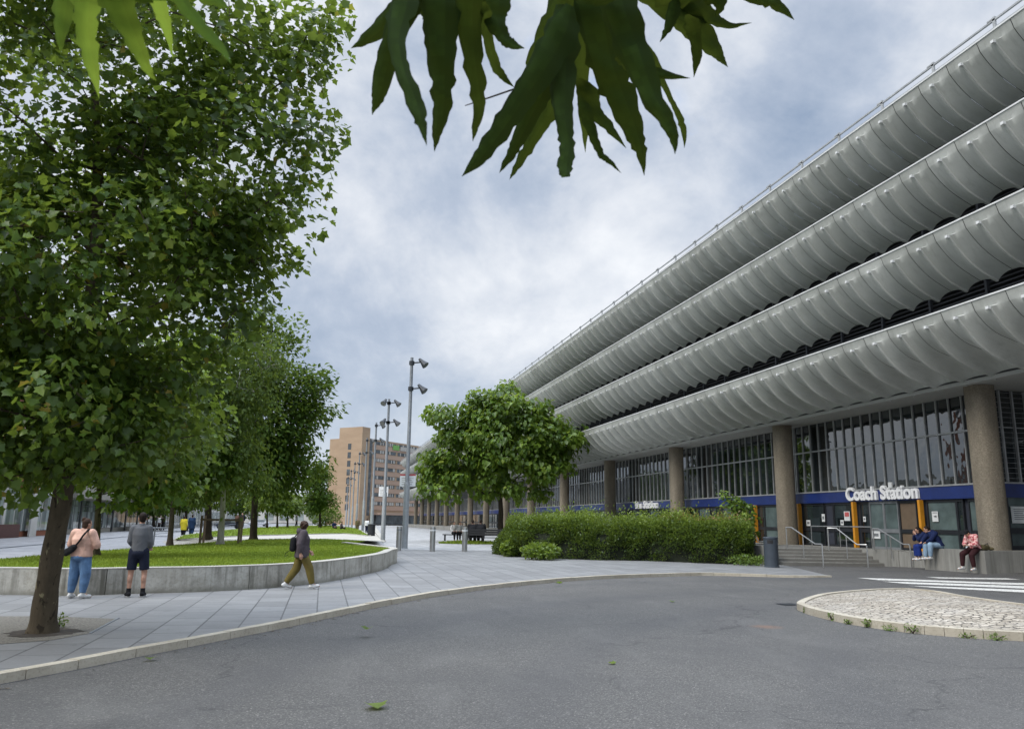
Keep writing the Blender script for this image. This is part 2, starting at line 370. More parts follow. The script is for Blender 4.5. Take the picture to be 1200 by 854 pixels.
# ------------------------------------------------------------------ mesh helpers
class MB:
    def __init__(s): s.v = []; s.f = []; s.m = []; s.nv = 0
    def add(s, V, F, mi=0):
        V = np.asarray(V, float).reshape(-1, 3); o = s.nv
        s.v.append(V); s.nv += len(V)
        for f in F: s.f.append([i+o for i in f]); s.m.append(mi)
        return s
    def box(s, lo, hi, mi=0, rotz=0., piv=None, bev=0.):
        x0, y0, z0 = lo; x1, y1, z1 = hi
        V = np.array([(x0,y0,z0),(x1,y0,z0),(x1,y1,z0),(x0,y1,z0),(x0,y0,z1),(x1,y0,z1),(x1,y1,z1),(x0,y1,z1)], float)
        if rotz:
            p = np.array(piv if piv is not None else V.mean(0)); c, n = math.cos(rotz), math.sin(rotz)
            d = V-p; V = np.stack([d[:,0]*c-d[:,1]*n, d[:,0]*n+d[:,1]*c, d[:,2]], 1)+p
        return s.add(V, [(0,3,2,1),(4,5,6,7),(0,1,5,4),(1,2,6,5),(2,3,7,6),(3,0,4,7)], mi)
    def tube(s, pts, rad, n=8, mi=0, caps=True, closed=False):
        pts = [np.asarray(p, float) for p in pts]; k = len(pts)
        if not hasattr(rad, '__len__'): rad = [rad]*k
        V = []; ref = None
        for i in range(k):
            a = pts[max(i-1, 0)]; b = pts[min(i+1, k-1)]
            d = b-a; d = d/(np.linalg.norm(d)+1e-9)
            if ref is None:
                ref = np.array([1., 0, 0]) if abs(d[0]) < .8 else np.array([0, 1., 0])
            u = ref - d*(ref@d); u /= np.linalg.norm(u)+1e-9; ref = u; w = np.cross(d, u)
            for j in range(n):
                t = 2*PI*j/n; V.append(pts[i]+rad[i]*(math.cos(t)*u+math.sin(t)*w))
        F = []
        for i in range(k-1):
            for j in range(n):
                F.append((i*n+j, i*n+(j+1)%n, (i+1)*n+(j+1)%n, (i+1)*n+j))
        if caps: F.append(tuple(range(n))[::-1]); F.append(tuple((k-1)*n+j for j in range(n)))
        return s.add(V, F, mi)
    def lathe(s, prof, c=(0, 0, 0), n=24, mi=0, caps=True):
        V = []; F = []
        for r, z in prof:
            for j in range(n):
                t = 2*PI*j/n; V.append((c[0]+r*math.cos(t), c[1]+r*math.sin(t), c[2]+z))
        for i in range(len(prof)-1):
            for j in range(n): F.append((i*n+j, i*n+(j+1)%n, (i+1)*n+(j+1)%n, (i+1)*n+j))
        if caps: F.append(tuple(range(n))[::-1]); F.append(tuple((len(prof)-1)*n+j for j in range(n)))
        return s.add(V, F, mi)
    def loft(s, rings, mi=0, caps=True):
        n = len(rings[0]); V = np.concatenate([np.asarray(r, float) for r in rings]); F = []
        for i in range(len(rings)-1):
            for j in range(n): F.append((i*n+j, i*n+(j+1)%n, (i+1)*n+(j+1)%n, (i+1)*n+j))
        if caps: F.append(tuple(range(n))[::-1]); F.append(tuple((len(rings)-1)*n+j for j in range(n)))
        return s.add(V, F, mi)
    def ellip(s, c, r, rot=None, n=14, mi=0):
        V = []; F = []; k = n//2
        for i in range(1, k):
            a = PI*i/k
            for j in range(n):
                t = 2*PI*j/n; V.append((r[0]*math.sin(a)*math.cos(t), r[1]*math.sin(a)*math.sin(t), r[2]*math.cos(a)))
        V += [(0, 0, r[2]), (0, 0, -r[2])]; V = np.array(V)
        if rot is not None: V = V@np.asarray(rot).T
        V = V+np.asarray(c)
        for i in range(k-2):
            for j in range(n): F.append((i*n+j, (i+1)*n+j, (i+1)*n+(j+1)%n, i*n+(j+1)%n))
        T = (k-1)*n; B = T+1
        for j in range(n): F.append((T, j, (j+1)%n)); F.append((B, (k-2)*n+(j+1)%n, (k-2)*n+j))
        return s.add(V, F, mi)
    def capsule(s, a, ra, b, rb, n=12, mi=0):
        a = np.asarray(a, float); b = np.asarray(b, float); d = b-a; L = np.linalg.norm(d)+1e-9; d /= L
        P_, R_ = [], []
        for t in (-1, -.85, -.5, 0): P_.append(a+d*ra*t); R_.append(max(ra*math.sqrt(max(0, 1-t*t)), ra*.05))
        for t in (0, .5, .85, 1): P_.append(b+d*rb*t); R_.append(max(rb*math.sqrt(max(0, 1-t*t)), rb*.05))
        return s.tube(P_, R_, n, mi)
    def mesh(s, name, mats, smooth=False, attr=None):
        me = bpy.data.meshes.new(name)
        if not s.v: return me
        V = np.concatenate(s.v); L = np.fromiter((i for f in s.f for i in f), np.int32)
        cnt = np.fromiter((len(f) for f in s.f), np.int32)
        st = np.concatenate([[0], np.cumsum(cnt)[:-1]]).astype(np.int32)
        me.vertices.add(len(V)); me.vertices.foreach_set('co', V.astype(np.float32).ravel())
        me.loops.add(len(L)); me.loops.foreach_set('vertex_index', L)
        me.polygons.add(len(cnt)); me.polygons.foreach_set('loop_start', st); me.polygons.foreach_set('loop_total', cnt)
        me.polygons.foreach_set('material_index', np.array(s.m, np.int32))
        me.polygons.foreach_set('use_smooth', np.full(len(cnt), bool(smooth)))
        for m in (mats if isinstance(mats, (list, tuple)) else [mats]): me.materials.append(m)
        me.update(calc_edges=True); me.validate()
        return me
    def build(s, name, mats, parent=None, smooth=False, loc=None):
        me = s.mesh(name, mats, smooth)
        o = bpy.data.objects.new(name, me); COL.objects.link(o)
        if parent is not None: o.parent = parent
        if loc is not None: o.location = loc
        if smooth and smooth != 'full':
            try: me.set_sharp_from_angle(angle=math.radians(40))
            except Exception: pass
        return o
def tag(o, label, cat, group=None):
    o['label'] = label; o['category'] = cat
    if group: o['group'] = group
    return o
def thing(name, label, cat, loc=(0, 0, 0), rz=0., group=None):
    o = bpy.data.objects.new(name, None); COL.objects.link(o)
    o.location = tuple(float(x) for x in loc); o.rotation_euler = (0, 0, rz); o.empty_display_size = .3
    return tag(o, label, cat, group)
def struct(o): o['kind'] = 'structure'; return o
def stuff(o, label, cat): o['kind'] = 'stuff'; return tag(o, label, cat)
def kids(o): return [c for c in bpy.data.objects if c.parent == o]
def copy_tree(o, parent=None):
    c = o.copy(); COL.objects.link(c)
    if parent is not None: c.parent = parent
    for ch in kids(o): copy_tree(ch, c)
    return c
def at_copy(root, loc, rz=0., label=None, scale=None):
    c = copy_tree(root); c.location = tuple(float(x) for x in loc); c.rotation_euler = (0, 0, rz)
    if label: c['label'] = label
    if scale: c.scale = (scale,)*3
    return c
def set_face_attr(me, vals):
    a = me.attributes.new('tint', 'FLOAT', 'FACE'); a.data.foreach_set('value', np.asarray(vals, np.float32))
def catmull(pts, n=8, closed=False):
    pts = [np.asarray(p, float) for p in pts]; out = []
    k = len(pts); rng = range(k if closed else k-1)
    for i in rng:
        p1, p2 = pts[i], pts[(i+1) % k]
        p0 = pts[(i-1) % k] if (closed or i > 0) else 2*p1-p2
        p3 = pts[(i+2) % k] if (closed or i+2 < k) else 2*p2-p1
        for j in range(n):
            t = j/n; out.append(.5*((2*p1)+(-p0+p2)*t+(2*p0-5*p1+4*p2-p3)*t*t+(-p0+3*p1-3*p2+p3)*t**3))
    if not closed: out.append(pts[-1])
    return out
def resample(pts, step):
    pts = np.array(pts); d = np.concatenate([[0], np.cumsum(np.linalg.norm(np.diff(pts, axis=0), axis=1))])
    n = max(2, int(d[-1]/step)+1); s = np.linspace(0, d[-1], n)
    return np.stack([np.interp(s, d, pts[:, i]) for i in range(pts.shape[1])], 1)
def fill_poly(name, pts2, zfun, mat, maxe=None, parent=None):
    """polygon sheet, triangulated, optional subdivision"""
    from mathutils.geometry import delaunay_2d_cdt
    q = [Vector((float(p[0]), float(p[1]))) for p in pts2]
    vv, _, ff, _, _, _ = delaunay_2d_cdt(q, [], [list(range(len(q)))], 1, 1e-4)
    bm = bmesh.new(); vs = [bm.verts.new((v.x, v.y, 0)) for v in vv]
    for f in ff:
        try: bm.faces.new([vs[k] for k in f])
        except ValueError: pass
    if maxe:
        for _ in range(6):
            es = [e for e in bm.edges if e.calc_length() > maxe]
            if not es: break
            bmesh.ops.subdivide_edges(bm, edges=es, cuts=1); bmesh.ops.triangulate(bm, faces=bm.faces[:])
    for v in bm.verts: v.co.z = zfun(v.co.x, v.co.y) if callable(zfun) else zfun
    bm.normal_update(); bmesh.ops.reverse_faces(bm, faces=[f for f in bm.faces if f.normal.z < 0])
    me = bpy.data.meshes.new(name); bm.to_mesh(me); bm.free(); me.materials.append(mat)
    me.polygons.foreach_set('use_smooth', np.ones(len(me.polygons), bool))
    o = bpy.data.objects.new(name, me); COL.objects.link(o)
    if parent: o.parent = parent
    return o
def offset_line(pts, d):
    pts = np.array(pts)[:, :2]; t = np.gradient(pts, axis=0); t /= np.linalg.norm(t, axis=1)[:, None]+1e-9
    return pts + d*np.stack([-t[:, 1], t[:, 0]], 1)
def strip_wall(mb, pts, thick, z0, z1, mi=0, closed=False, side=1):
    """vertical wall of constant thickness following pts (xy)"""
    a = np.array(pts)[:, :2]; b = offset_line(a, side*thick); n = len(a)
    f0 = z0 if callable(z0) else (lambda x, y: z0); f1 = z1 if callable(z1) else (lambda x, y: z1)
    V = []
    for i in range(n):
        V += [(a[i,0], a[i,1], f0(*a[i])), (b[i,0], b[i,1], f0(*b[i])), (b[i,0], b[i,1], f1(*b[i])), (a[i,0], a[i,1], f1(*a[i]))]
    F = []
    for i in range(n-1):
        for j in range(4):
            q = (i*4+j, i*4+(j+1)%4, (i+1)*4+(j+1)%4, (i+1)*4+j); F.append(q if side < 0 else q[::-1])
    F.append((0, 1, 2, 3)); F.append(tuple((n-1)*4+j for j in (3, 2, 1, 0)))
    mb.add(V, F, mi)

# ------------------------------------------------------------------ GROUND
b = MB(); b.box((-1500, -600, -.6), (1500, 2500, -.18)); struct(b.build('ground', M['ground']))
# road height sheet
xs = np.concatenate([np.linspace(-60, 8, 18), np.linspace(9, 32, 47), np.linspace(34, 60, 8)]); ys = np.concatenate([np.linspace(-60, 8, 12), np.linspace(9, 40, 60)])
V = [(x, y, float(road_z(x, y))) for y in ys for x in xs]; nx = len(xs)
F = [(j*nx+i, j*nx+i+1, (j+1)*nx+i+1, (j+1)*nx+i) for j in range(len(ys)-1) for i in range(nx-1)]
b = MB(); b.add(V, F); struct(b.build('road', M['asphalt'], smooth=True))

kerb_px = [(0,801),(50,791.5),(100,782),(150,771.5),(210,760),(270,748),(335,735),(410,718.5),(467,706.5),(525,696.5),(600,687),(700,678.5),(812,674.5),(868,675),(930,676.5),(975,676)]
kp = [PR(*p)[:2] for p in kerb_px]
d0 = kp[0]-kp[1]; d0 /= np.linalg.norm(d0)
kp = [kp[0]+d0*40+np.array([0, 4]), kp[0]+d0*18+np.array([0, 1]), kp[0]+d0*6] + kp
kerb_line = resample(catmull(kp, 10), .45)
KW = .16
kin = offset_line(kerb_line, KW)      # inner edge (left side of travel)
# plaza sheet, its edge butting against the kerb
end = kin[-1]
sl = P(913, 661.7)[:2]
plaza_edge = [tuple(p) for p in kin] + [(19.6, 30.9), (19.6, 35.5), (24, 36), (24, 260), (-60, 260), (-60, kin[0][1])]
struct(fill_poly('pavement', plaza_edge, 0., M['paving']))
# pale far plaza sheet laid over the paving (north half)
pe = [(-4.0, 47.5), (6., 47.0), (13, 45.5), (17, 41), (21.4, 41), (21.4, 258), (-3.0, 258), (-3.0, 120), (2.2, 70)]
struct(fill_poly('plaza', pe, .004, M['plaza']))
# kerb stones
b = MB(); zt = lambda x, y: .006
seg = resample(kerb_line, .05); segi = resample(kin, .05)
acc = 0; L = len(kerb_line)
for i in range(0, L-1, 2):
    a = kerb_line[i:min(i+3, L)]
    if len(a) < 2: continue
    a = a.copy(); t = a[-1]-a[0]; t /= np.linalg.norm(t); a[0] += t*.006; a[-1] -= t*.006
    dz = random.uniform(-.004, .006)
    strip_wall(b, a, KW, lambda x, y: min(-.12, float(road_z(x, y))-.05), lambda x, y, dz=dz: .006+dz, side=1)
struct(b.build('kerb', M['kerb']))

n_ = 420; gl = offset_line(kerb_line, -.10); ii = RNG.integers(25, len(gl)-30, n_); keep = RNG.random(n_) < .35+.65*(np.sin(ii*.21) > .1); ii = ii[keep]; n_ = len(ii)
cp = gl[ii]+RNG.normal(0, .05, (n_, 2))+(-offset_line(kerb_line, -1)[ii]+kerb_line[ii, :2])*-RNG.exponential(.09, n_)[:, None]
sz = RNG.uniform(.012, .045, n_); an = RNG.uniform(0, 2*PI, n_); Vd = np.zeros((n_, 4, 3))
for k_, (da, ra) in enumerate(((0, 1), (1.4, .5), (PI, 1), (PI+1.4, .45))):
    Vd[:, k_, 0] = cp[:, 0]+np.cos(an+da)*sz*ra; Vd[:, k_, 1] = cp[:, 1]+np.sin(an+da)*sz*ra; Vd[:, k_, 2] = road_z(cp[:, 0], cp[:, 1])+.006+RNG.uniform(0, .014, n_)
me = bpy.data.meshes.new('leaf_litter'); me.from_pydata([tuple(map(float, q)) for q in Vd.reshape(-1, 3)], [], [tuple(range(4*k, 4*k+4)) for k in range(n_)]); me.materials.append(M_plain('leaf litter', (.075, .055, .035), .9, var=.6, scale=20))
o = bpy.data.objects.new('leaf_litter', me); COL.objects.link(o); stuff(o, 'scattered dry leaf litter lying along the gutter of the kerb', 'litter')
# tree pit of resin gravel around the near tree
NT = P(50, 741)
pit = [P(*p)[:2] for p in [(-60,745),(-10,722),(60,722),(136,725),(104,742),(60,750),(-20,756)]]
struct(fill_poly('gravel_bed', pit, .005, M['gravel']))
b = MB(); e0, e1 = P(138, 724), P(104, 742); strip_wall(b, [e0[:2], (e0+e1)[:2]/2, e1[:2]], .03, 0, .012, side=1); struct(b.build('pit_edging', M['galv']))
soil = [(NT[0]+.50*math.cos(t)+.07*random.uniform(-1, 1)+.03, NT[1]+.45*math.sin(t)+.06*random.uniform(-1, 1)) for t in np.linspace(0, 2*PI, 40)[:-1]]
struct(fill_poly('soil', soil, .010, M['soil']))
# zebra crossing
def stripe(p4):
    q = [PR(*p, dz=.005) for p in p4]
    b = MB(); n = 14; V = []
    for i in range(n+1):
        t = i/n
        for a, c in ((q[0], q[1]), (q[3], q[2])):
            x = a[0]+(c[0]-a[0])*t; y = a[1]+(c[1]-a[1])*t; V.append((x, y, float(road_z(x, y))+.006))
    return V, [(2*i, 2*i+1, 2*i+3, 2*i+2)[::-1] for i in range(n)]
b = MB()
for p4 in [((1004,676.6),(1240,683.5),(1240,686.3),(1030,679.3)), ((1033,680.8),(1240,687.5),(1240,691),(1062,683.6)), ((1064,685.8),(1240,692.5),(1240,696),(1095,688.2)), ((1085,675.6),(1180,677.2),(1196,678.8),(1100,677.2))]:
    V, F = stripe(p4); b.add(V, F)
struct(b.build('zebra_crossing', M['roadpaint']))

q_ = PR(924, 708); dr = thing('drain_cover', 'small dark iron gully cover beside the tip of the cobbled island', 'drain cover', (q_[0], q_[1], q_[2]))
m_ = MB()
for k in range(5): m_.box((-.2, -.19+k*.08, .002), (.2, -.13+k*.08, .010))
m_.build('grate', M['lampdark'], dr); m_ = MB(); m_.box((-.25, -.24, -.02), (.25, .24, .0015)); m_.build('frame', M['black'], dr)
# ---- cobbled traffic island
isl_front = [(934,713),(941,717),(950,720.5),(980,728),(1013,734),(1060,740.5),(1107,745),(1153,748.5),(1200,751)]
isl_back = [(1200,706),(1165,701.5),(1130,696.5),(1095,690.5),(1060,687.8),(1030,688.3),(1002,690),(967,693.5),(946,698.5)]
fr = [PR(*p)[:2] for p in isl_front]; bk = [P(p[0], p[1]+.8, .04)[:2] for p in isl_back]
e = fr[-1]-fr[-2]; e /= np.linalg.norm(e); e2 = bk[0]-bk[1]; e2 /= np.linalg.norm(e2)
loop = fr + [fr[-1]+e*2.2, (fr[-1]+e*3.2+bk[0]+e2*1.2)/2, bk[0]+e2*1.5] + bk
loop = np.array(catmull(loop, 6, True)); lc = loop.mean(0)
def shrink(L, d):
    n = len(L); o = np.zeros_like(L)
    for i in range(n):
        t = L[(i+1) % n]-L[i-1]; t /= np.linalg.norm(t)+1e-9; o[i] = L[i]+d*np.array([-t[1], t[0]])
    return o
ctr_area = .5*np.sum(loop[:, 0]*np.roll(loop[:, 1], -1)-np.roll(loop[:, 0], -1)*loop[:, 1])
sg = 1 if ctr_area > 0 else -1
inner = shrink(loop, sg*.17)
isl = thing('traffic_island', 'cobbled teardrop traffic island with pale stone kerb in the road', 'traffic island', (0, 0, 0))
b = MB(); n = len(loop)
for i in range(0, n, 3):
    idx = [(i+k) % n for k in range(4)] if i+3 <= n else [(i+k) % n for k in range(n-i+1)]
    a = loop[idx].copy(); c = inner[idx].copy(); t = a[-1]-a[0]; t /= np.linalg.norm(t)+1e-9
    a[0] += t*.004; a[-1] -= t*.004; c[0] += t*.004; c[-1] -= t*.004
    Vv = []
    for p, q in zip(a, c): Vv += [(p[0], p[1], -.14), (q[0], q[1], -.14), (q[0], q[1], .045), (p[0]*.985+q[0]*.015, p[1]*.985+q[1]*.015, .04)]
    k = len(a); Ff = [tuple((r*4+j, r*4+(j+1) % 4, (r+1)*4+(j+1) % 4, (r+1)*4+j))[::-1] for r in range(k-1) for j in range(4)]
    Ff += [(0, 1, 2, 3), tuple((k-1)*4+j for j in (3, 2, 1, 0))]; b.add(Vv, Ff)
b.build('kerb', M['kerb'], isl)
icen = inner.mean(0)
def isl_z(x, y):
    d = np.min(np.linalg.norm(inner-np.array([x, y]), axis=1)); return .02 + .16*float(sstep(0, 2.2, d)) + .008*math.sin(x*9)*math.sin(y*8+x)
fill_poly('setts', inner, isl_z, M['setts'], .45, isl)

# ------------------------------------------------------------------ LAWN BED + retaining wall
LZ = .52
wall_px = [(0,696.5),(50,697.5),(100,697.5),(150,695.5),(225,693.5),(275,691.2),(325,688),(380,682),(425,673.5),(450,667),(459,661.5)]
wp = [P(*p)[:2] for p in wall_px]
wp = [wp[0]+np.array([-16, 4.5]), wp[0]+np.array([-7, .9])] + wp
tip = wp[-1]
wp += [tip+np.array([.35, 1.6]), tip+np.array([.2, 3.6]), tip+np.array([-.5, 6.5]), tip+np.array([-1.4, 10.5])]
wline = resample(catmull(wp, 10), .35); win = offset_line(wline, .3)
rw = thing('retaining_wall', 'curved low stained concrete retaining wall round the lawn', 'wall')
b = MB(); L = len(wline); step = 9
for i in range(0, L-1, step):
    a = wline[i:min(i+step+1, L)].copy()
    if len(a) < 2: continue
    t = a[-1]-a[0]; t /= np.linalg.norm(t); a[0] += t*.008; a[-1] -= t*.008
    strip_wall(b, a, .3, -.05, LZ+.03, side=1)
b.build('wall', M['wall'], rw)
b = MB(); strip_wall(b, offset_line(wline, -.004), .31, LZ+.031, LZ+.05, side=1); b.build('coping', M['cap'], rw)
# lawn outline: inner wall line, then far edges (pixels at lawn height)
far = [P(*p, LZ)[:2] for p in [(428,632.5),(380,630.5),(300,632),(250,634.5),(200,637.5),(100,645),(0,653.5)]]
lawn_poly = [tuple(p) for p in win[:-3]] + [tuple(p) for p in far] + [tuple(far[-1]+np.array([-12, 3.0]))]
def lawn_z(x, y): return LZ - .03 + .10*math.sin(x*.35)*math.sin(y*.22+.5)*.5
lawn = struct(fill_poly('lawn', lawn_poly, lawn_z, M['grass'], 1.2))
# path behind, second lawn mound
path = [P(*p, .42)[:2] for p in [(440,631),(380,629.5),(300,631),(200,636.5),(205,631),(300,625.5),(380,625),(440,626)]]
far2 = [P(*p, .50)[:2] for p in [(432,626.5),(405,624.0),(380,624.2),(340,625.2),(300,626),(240,628.5),(205,631.5)]] + [P(215, 628, .4)[:2]] + [P(*p, .4)[:2] for p in [(250,623),(300,618.5),(350,616.3),(392,616.0),(418,619.5)]]
struct(fill_poly('path', [P(*p, .40)[:2] for p in [(448,634),(380,631),(300,633),(196,638.5),(190,634),(240,627),(300,624.5),(380,623),(440,625)]], .40, M['cap']))
lawn2 = struct(fill_poly('lawn_mound', far2, .47, M['grass'], 4))
b = MB(); c2 = resample([*far2, far2[0]], 2.); strip_wall(b, c2, .2, -.1, .455, side=1); tag(b.build('lawn_edging', M['cap']), 'pale concrete edging round the far lawn mound', 'edging')
# far street beyond the lawns on the left
st = [(-60, 22), (-9.5, 30), (-9.0, 60), (-12.5, 120), (-15, 250), (-22.5, 250), (-22.5, 22)]
struct(fill_poly('street', [(-22.4, 20), (-8.7, 26.5), (-8.7, 52), (-10.3, 90), (-10.3, 250), (-22.4, 250)], .006, M['street']))
b = MB()
b.box((-16.2, 22, .0), (-15.95, 200, .05)); struct(b.build('street_kerb', M['galv']))

# grass blades (uncountable)
def in_poly(pt, poly):
    x, y = pt[:, 0], pt[:, 1]; c = np.zeros(len(pt), bool); n = len(poly)
    for i in range(n):
        x0, y0 = poly[i]; x1, y1 = poly[(i+1) % n]
        if y0 == y1: continue
        k = ((y0 > y) != (y1 > y)) & (x < (x1-x0)*(y-y0)/(y1-y0)+x0); c ^= k
    return c
def blades(name, poly, zf, n, h, label, near=None):
    poly = np.array(poly); lo, hi = poly.min(0), poly.max(0)
    pts = RNG.uniform(lo, hi, (n*4, 2))
    if near: pts = pts[RNG.random(len(pts)) < np.clip(near/np.linalg.norm(pts, axis=1), 0, 1)**1.5]
    pts = pts[in_poly(pts, poly)][:n]; m = len(pts)
    cl = .5+.5*np.sin(pts[:, 0]*1.7+np.sin(pts[:, 1]*1.1)*2)*np.sin(pts[:, 1]*1.3)
    hh = h*RNG.uniform(.5, 1.2, m)*(.7+.6*cl); a = RNG.uniform(0, 2*PI, m); lean = RNG.normal(0, .4, (m, 2))*hh[:, None]
    z = np.array([zf(x, y) for x, y in pts])-.01; w = h*.22
    V = np.zeros((m, 3, 3)); V[:, 0, :2] = pts+np.stack([np.cos(a), np.sin(a)], 1)*w; V[:, 1, :2] = pts-np.stack([np.cos(a), np.sin(a)], 1)*w
    V[:, 2, :2] = pts+lean; V[:, :2, 2] = z[:, None]; V[:, 2, 2] = z+hh
    o = fast_mesh(name, V.reshape(-1, 3), np.arange(m*3).reshape(-1, 3), M['blade'], RNG.random(m)*.6+.35*cl)
    return stuff(o, label, 'grass')
def fast_mesh(name, V, F, mat, tint=None, parent=None, smooth=False):
    me = bpy.data.meshes.new(name); k = F.shape[1]
    me.vertices.add(len(V)); me.vertices.foreach_set('co', V.astype(np.float32).ravel())
    me.loops.add(F.size); me.loops.foreach_set('vertex_index', F.astype(np.int32).ravel())
    me.polygons.add(len(F)); me.polygons.foreach_set('loop_start', (np.arange(len(F))*k).astype(np.int32)); me.polygons.foreach_set('loop_total', np.full(len(F), k, np.int32))
    if smooth: me.polygons.foreach_set('use_smooth', np.ones(len(F), bool))
    me.materials.append(mat); me.update(calc_edges=True)
    if tint is not None: set_face_attr(me, tint)
    o = bpy.data.objects.new(name, me); COL.objects.link(o)
    if parent is not None: o.parent = parent
    return o
blades('grass', lawn_poly, lawn_z, 60000, .07, 'short green grass on the near lawn inside the curved wall', 30)
blades('grass', far2, lambda x, y: .47, 14000, .12, 'short green grass on the far lawn mound')

# ------------------------------------------------------------------ BUS STATION
XF, XS = 20.6, 23.3; PITCHF = 1.355; NUB0 = 20.06; RX, RZ = XS-XF, 2.03
TOPS = [9.08, 12.0, 14.86, 17.78]; Y0, Y1 = NUB0-PITCHF*9.5, NUB0+PITCHF*149.5
COLX, COLY0, COLD, NCOL = 24.5, 24.75, 13.55, 15
PODZ, XG = .68, 25.6
YR = 25.35     # return wall plane
station = thing('bus_station', 'long brutalist bus station with four tiers of ribbed curving concrete balconies', 'building', (XG, 120, 0))
def part(mb, name, mats, parent=station, smooth=False):
    o = mb.build(name, mats, None, smooth); o.parent = parent
    o.matrix_parent_inverse = Matrix.Translation(-Vector(station.location)) if parent == station else Matrix.Identity(4)
    return o
us = [-.490, -.42, -.34, -.26, -.19, -.13, -.085, -.058, -.042, -.034, .034, .042, .058, .085, .13, .19, .26, .34, .42, .490]
FINP = [(0,0),(.06,-.15),(.11,-.29),(.015,-.345),(.19,-.59),(.38,-.81),(.56,-1.02),(.75,-1.20),(1.0,-1.39),(1.27,-1.55),(1.58,-1.69),(1.9,-1.80),(2.25,-1.90),(2.6,-1.955),(2.7,-1.96)]
JNTP = [(0,0),(.06,-.15),(.11,-.30),(.14,-.345),(.25,-.49),(.38,-.63),(.52,-.76),(.68,-.88),(.88,-1.0),(1.1,-1.09),(1.4,-1.18),(1.75,-1.29),(2.1,-1.38),(2.5,-1.60),(2.7,-1.90)]
ts = list(range(len(FINP)))
def shellpt(u, t, y, top, soft=0.):
    i = int(t); a, c = FINP[i], JNTP[i]
    k_ = soft*min(1, max(0, i-4)/7)**1.3; c = (c[0]+(a[0]-c[0])*k_, c[1]+(a[1]-c[1])*k_)
    w = 0 if i < 3 else max(0., 1-max(0., abs(u)-.03)/.46)**2.5
    x, z = XF+c[0]+(a[0]-c[0])*w, top+c[1]+(a[1]-c[1])*w
    if i >= 3 and abs(u) < .0355:
        p, q = FINP[max(i-1, 3)], FINP[min(i+1, len(FINP)-1)]; dx, dz = q[0]-p[0], q[1]-p[1]; l = math.hypot(dx, dz)
        x += dz/l*.055; z -= dx/l*.055
    return (x, y, z)
prof_low = [[shellpt(u, t, 0, 0) for u in us] for t in ts]; prof_up = [[shellpt(u, t, 0, 0, .64) for u in us] for t in ts]
for top in TOPS:
    NP = len(ts) if top < 10 else 12; prof = prof_low if top < 10 else prof_up
    b = MB(); nt_, nu = NP, len(us)
    for k in range(-9, 150):
        yc = NUB0+k*PITCHF
        V = [(p[0], yc+u*PITCHF, p[2]+top) for row in prof[:NP] for p, u in zip(row, us)]
        F = [(i*nu+j, (i+1)*nu+j, (i+1)*nu+j+1, i*nu+j+1) for i in range(nt_-1) for j in range(nu-1)]
        b.add(V, F)
        # dark joint to the next unit
        V = []
        for row in prof[:12]:
            p = row[-1]; V += [(p[0]+.012, yc+.490*PITCHF, p[2]+top), (p[0]+.012, yc+.510*PITCHF, p[2]+top)]
        b.add(V, [(2*i, 2*i+2, 2*i+3, 2*i+1) for i in range(11)], 1)
        V = []
        for row in prof[11:NP]:
            p = row[-1]; V += [(p[0], yc+.490*PITCHF, p[2]+top), (p[0], yc+.510*PITCHF, p[2]+top)]
        b.add(V, [(2*i, 2*i+2, 2*i+3, 2*i+1) for i in range(NP-12)], 0)
        if k < 110:
            p = shellpt(0, 3, 0, top)
            b.box((p[0]-.06, yc-.055, p[2]-.06), (p[0]+.05, yc+.055, p[2]+.035), 2)
    # end caps
    for ye, sgn in ((Y0, 1), (Y1, -1)):
        V = [(XF+q_[0], ye, top+q_[1]) for q_ in FINP[:NP] if q_ != FINP[3]]+[(XF+FINP[NP-1][0], ye, top-.02)]
        b.add(V, [tuple(range(len(V)))[::sgn]])
    # lip and inner parapet face
    b.box((XF+.012, Y0, top-1.25), (XF+.16, Y1, top-.012), 0) if False else None
    b.add([(XF, Y0, top), (XF+.15, Y0, top), (XF+.15, Y1, top), (XF, Y1, top), (XF+1.15, Y0, top-.98), (XF+1.15, Y1, top-.98)], [(0, 1, 2, 3)[::-1], (1, 4, 5, 2)[::-1]], 0)
    o = part(b, 'balcony', [M['balcony'], M['joint'], M['coping']], smooth=True)
    cb = MB(); cb.box((XF-.03, Y0, top+.002), (XF+.18, Y1, top+.055)); cp = cb.build('coping', M['coping']); cp.parent = o
    # deck, slab edge
    b = MB(); b.box((22.6, Y0, top-1.26), (44, Y1, top-1.05))
    if top < 10: b.box((23.28, Y0, top-1.98), (23.6, Y1, top-1.261))
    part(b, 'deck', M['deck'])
# roof rail on the top tier
b = MB(); zt_ = TOPS[-1]+.055; xr = XF+.12
b.box((xr-.035, Y0, zt_+.36), (xr+.035, Y1, zt_+.42)); b.box((xr-.02, Y0, zt_+.10), (xr+.02, Y1, zt_+.14))
for k in range(-9, 150, 2):
    y = NUB0+k*PITCHF; b.box((xr-.035, y-.05, zt_), (xr+.035, y+.05, zt_+.5)); b.box((xr-.05, y-.08, zt_+.42), (xr+.05, y+.25, zt_+.47))
part(b, 'roof_rail', M['mullion'])
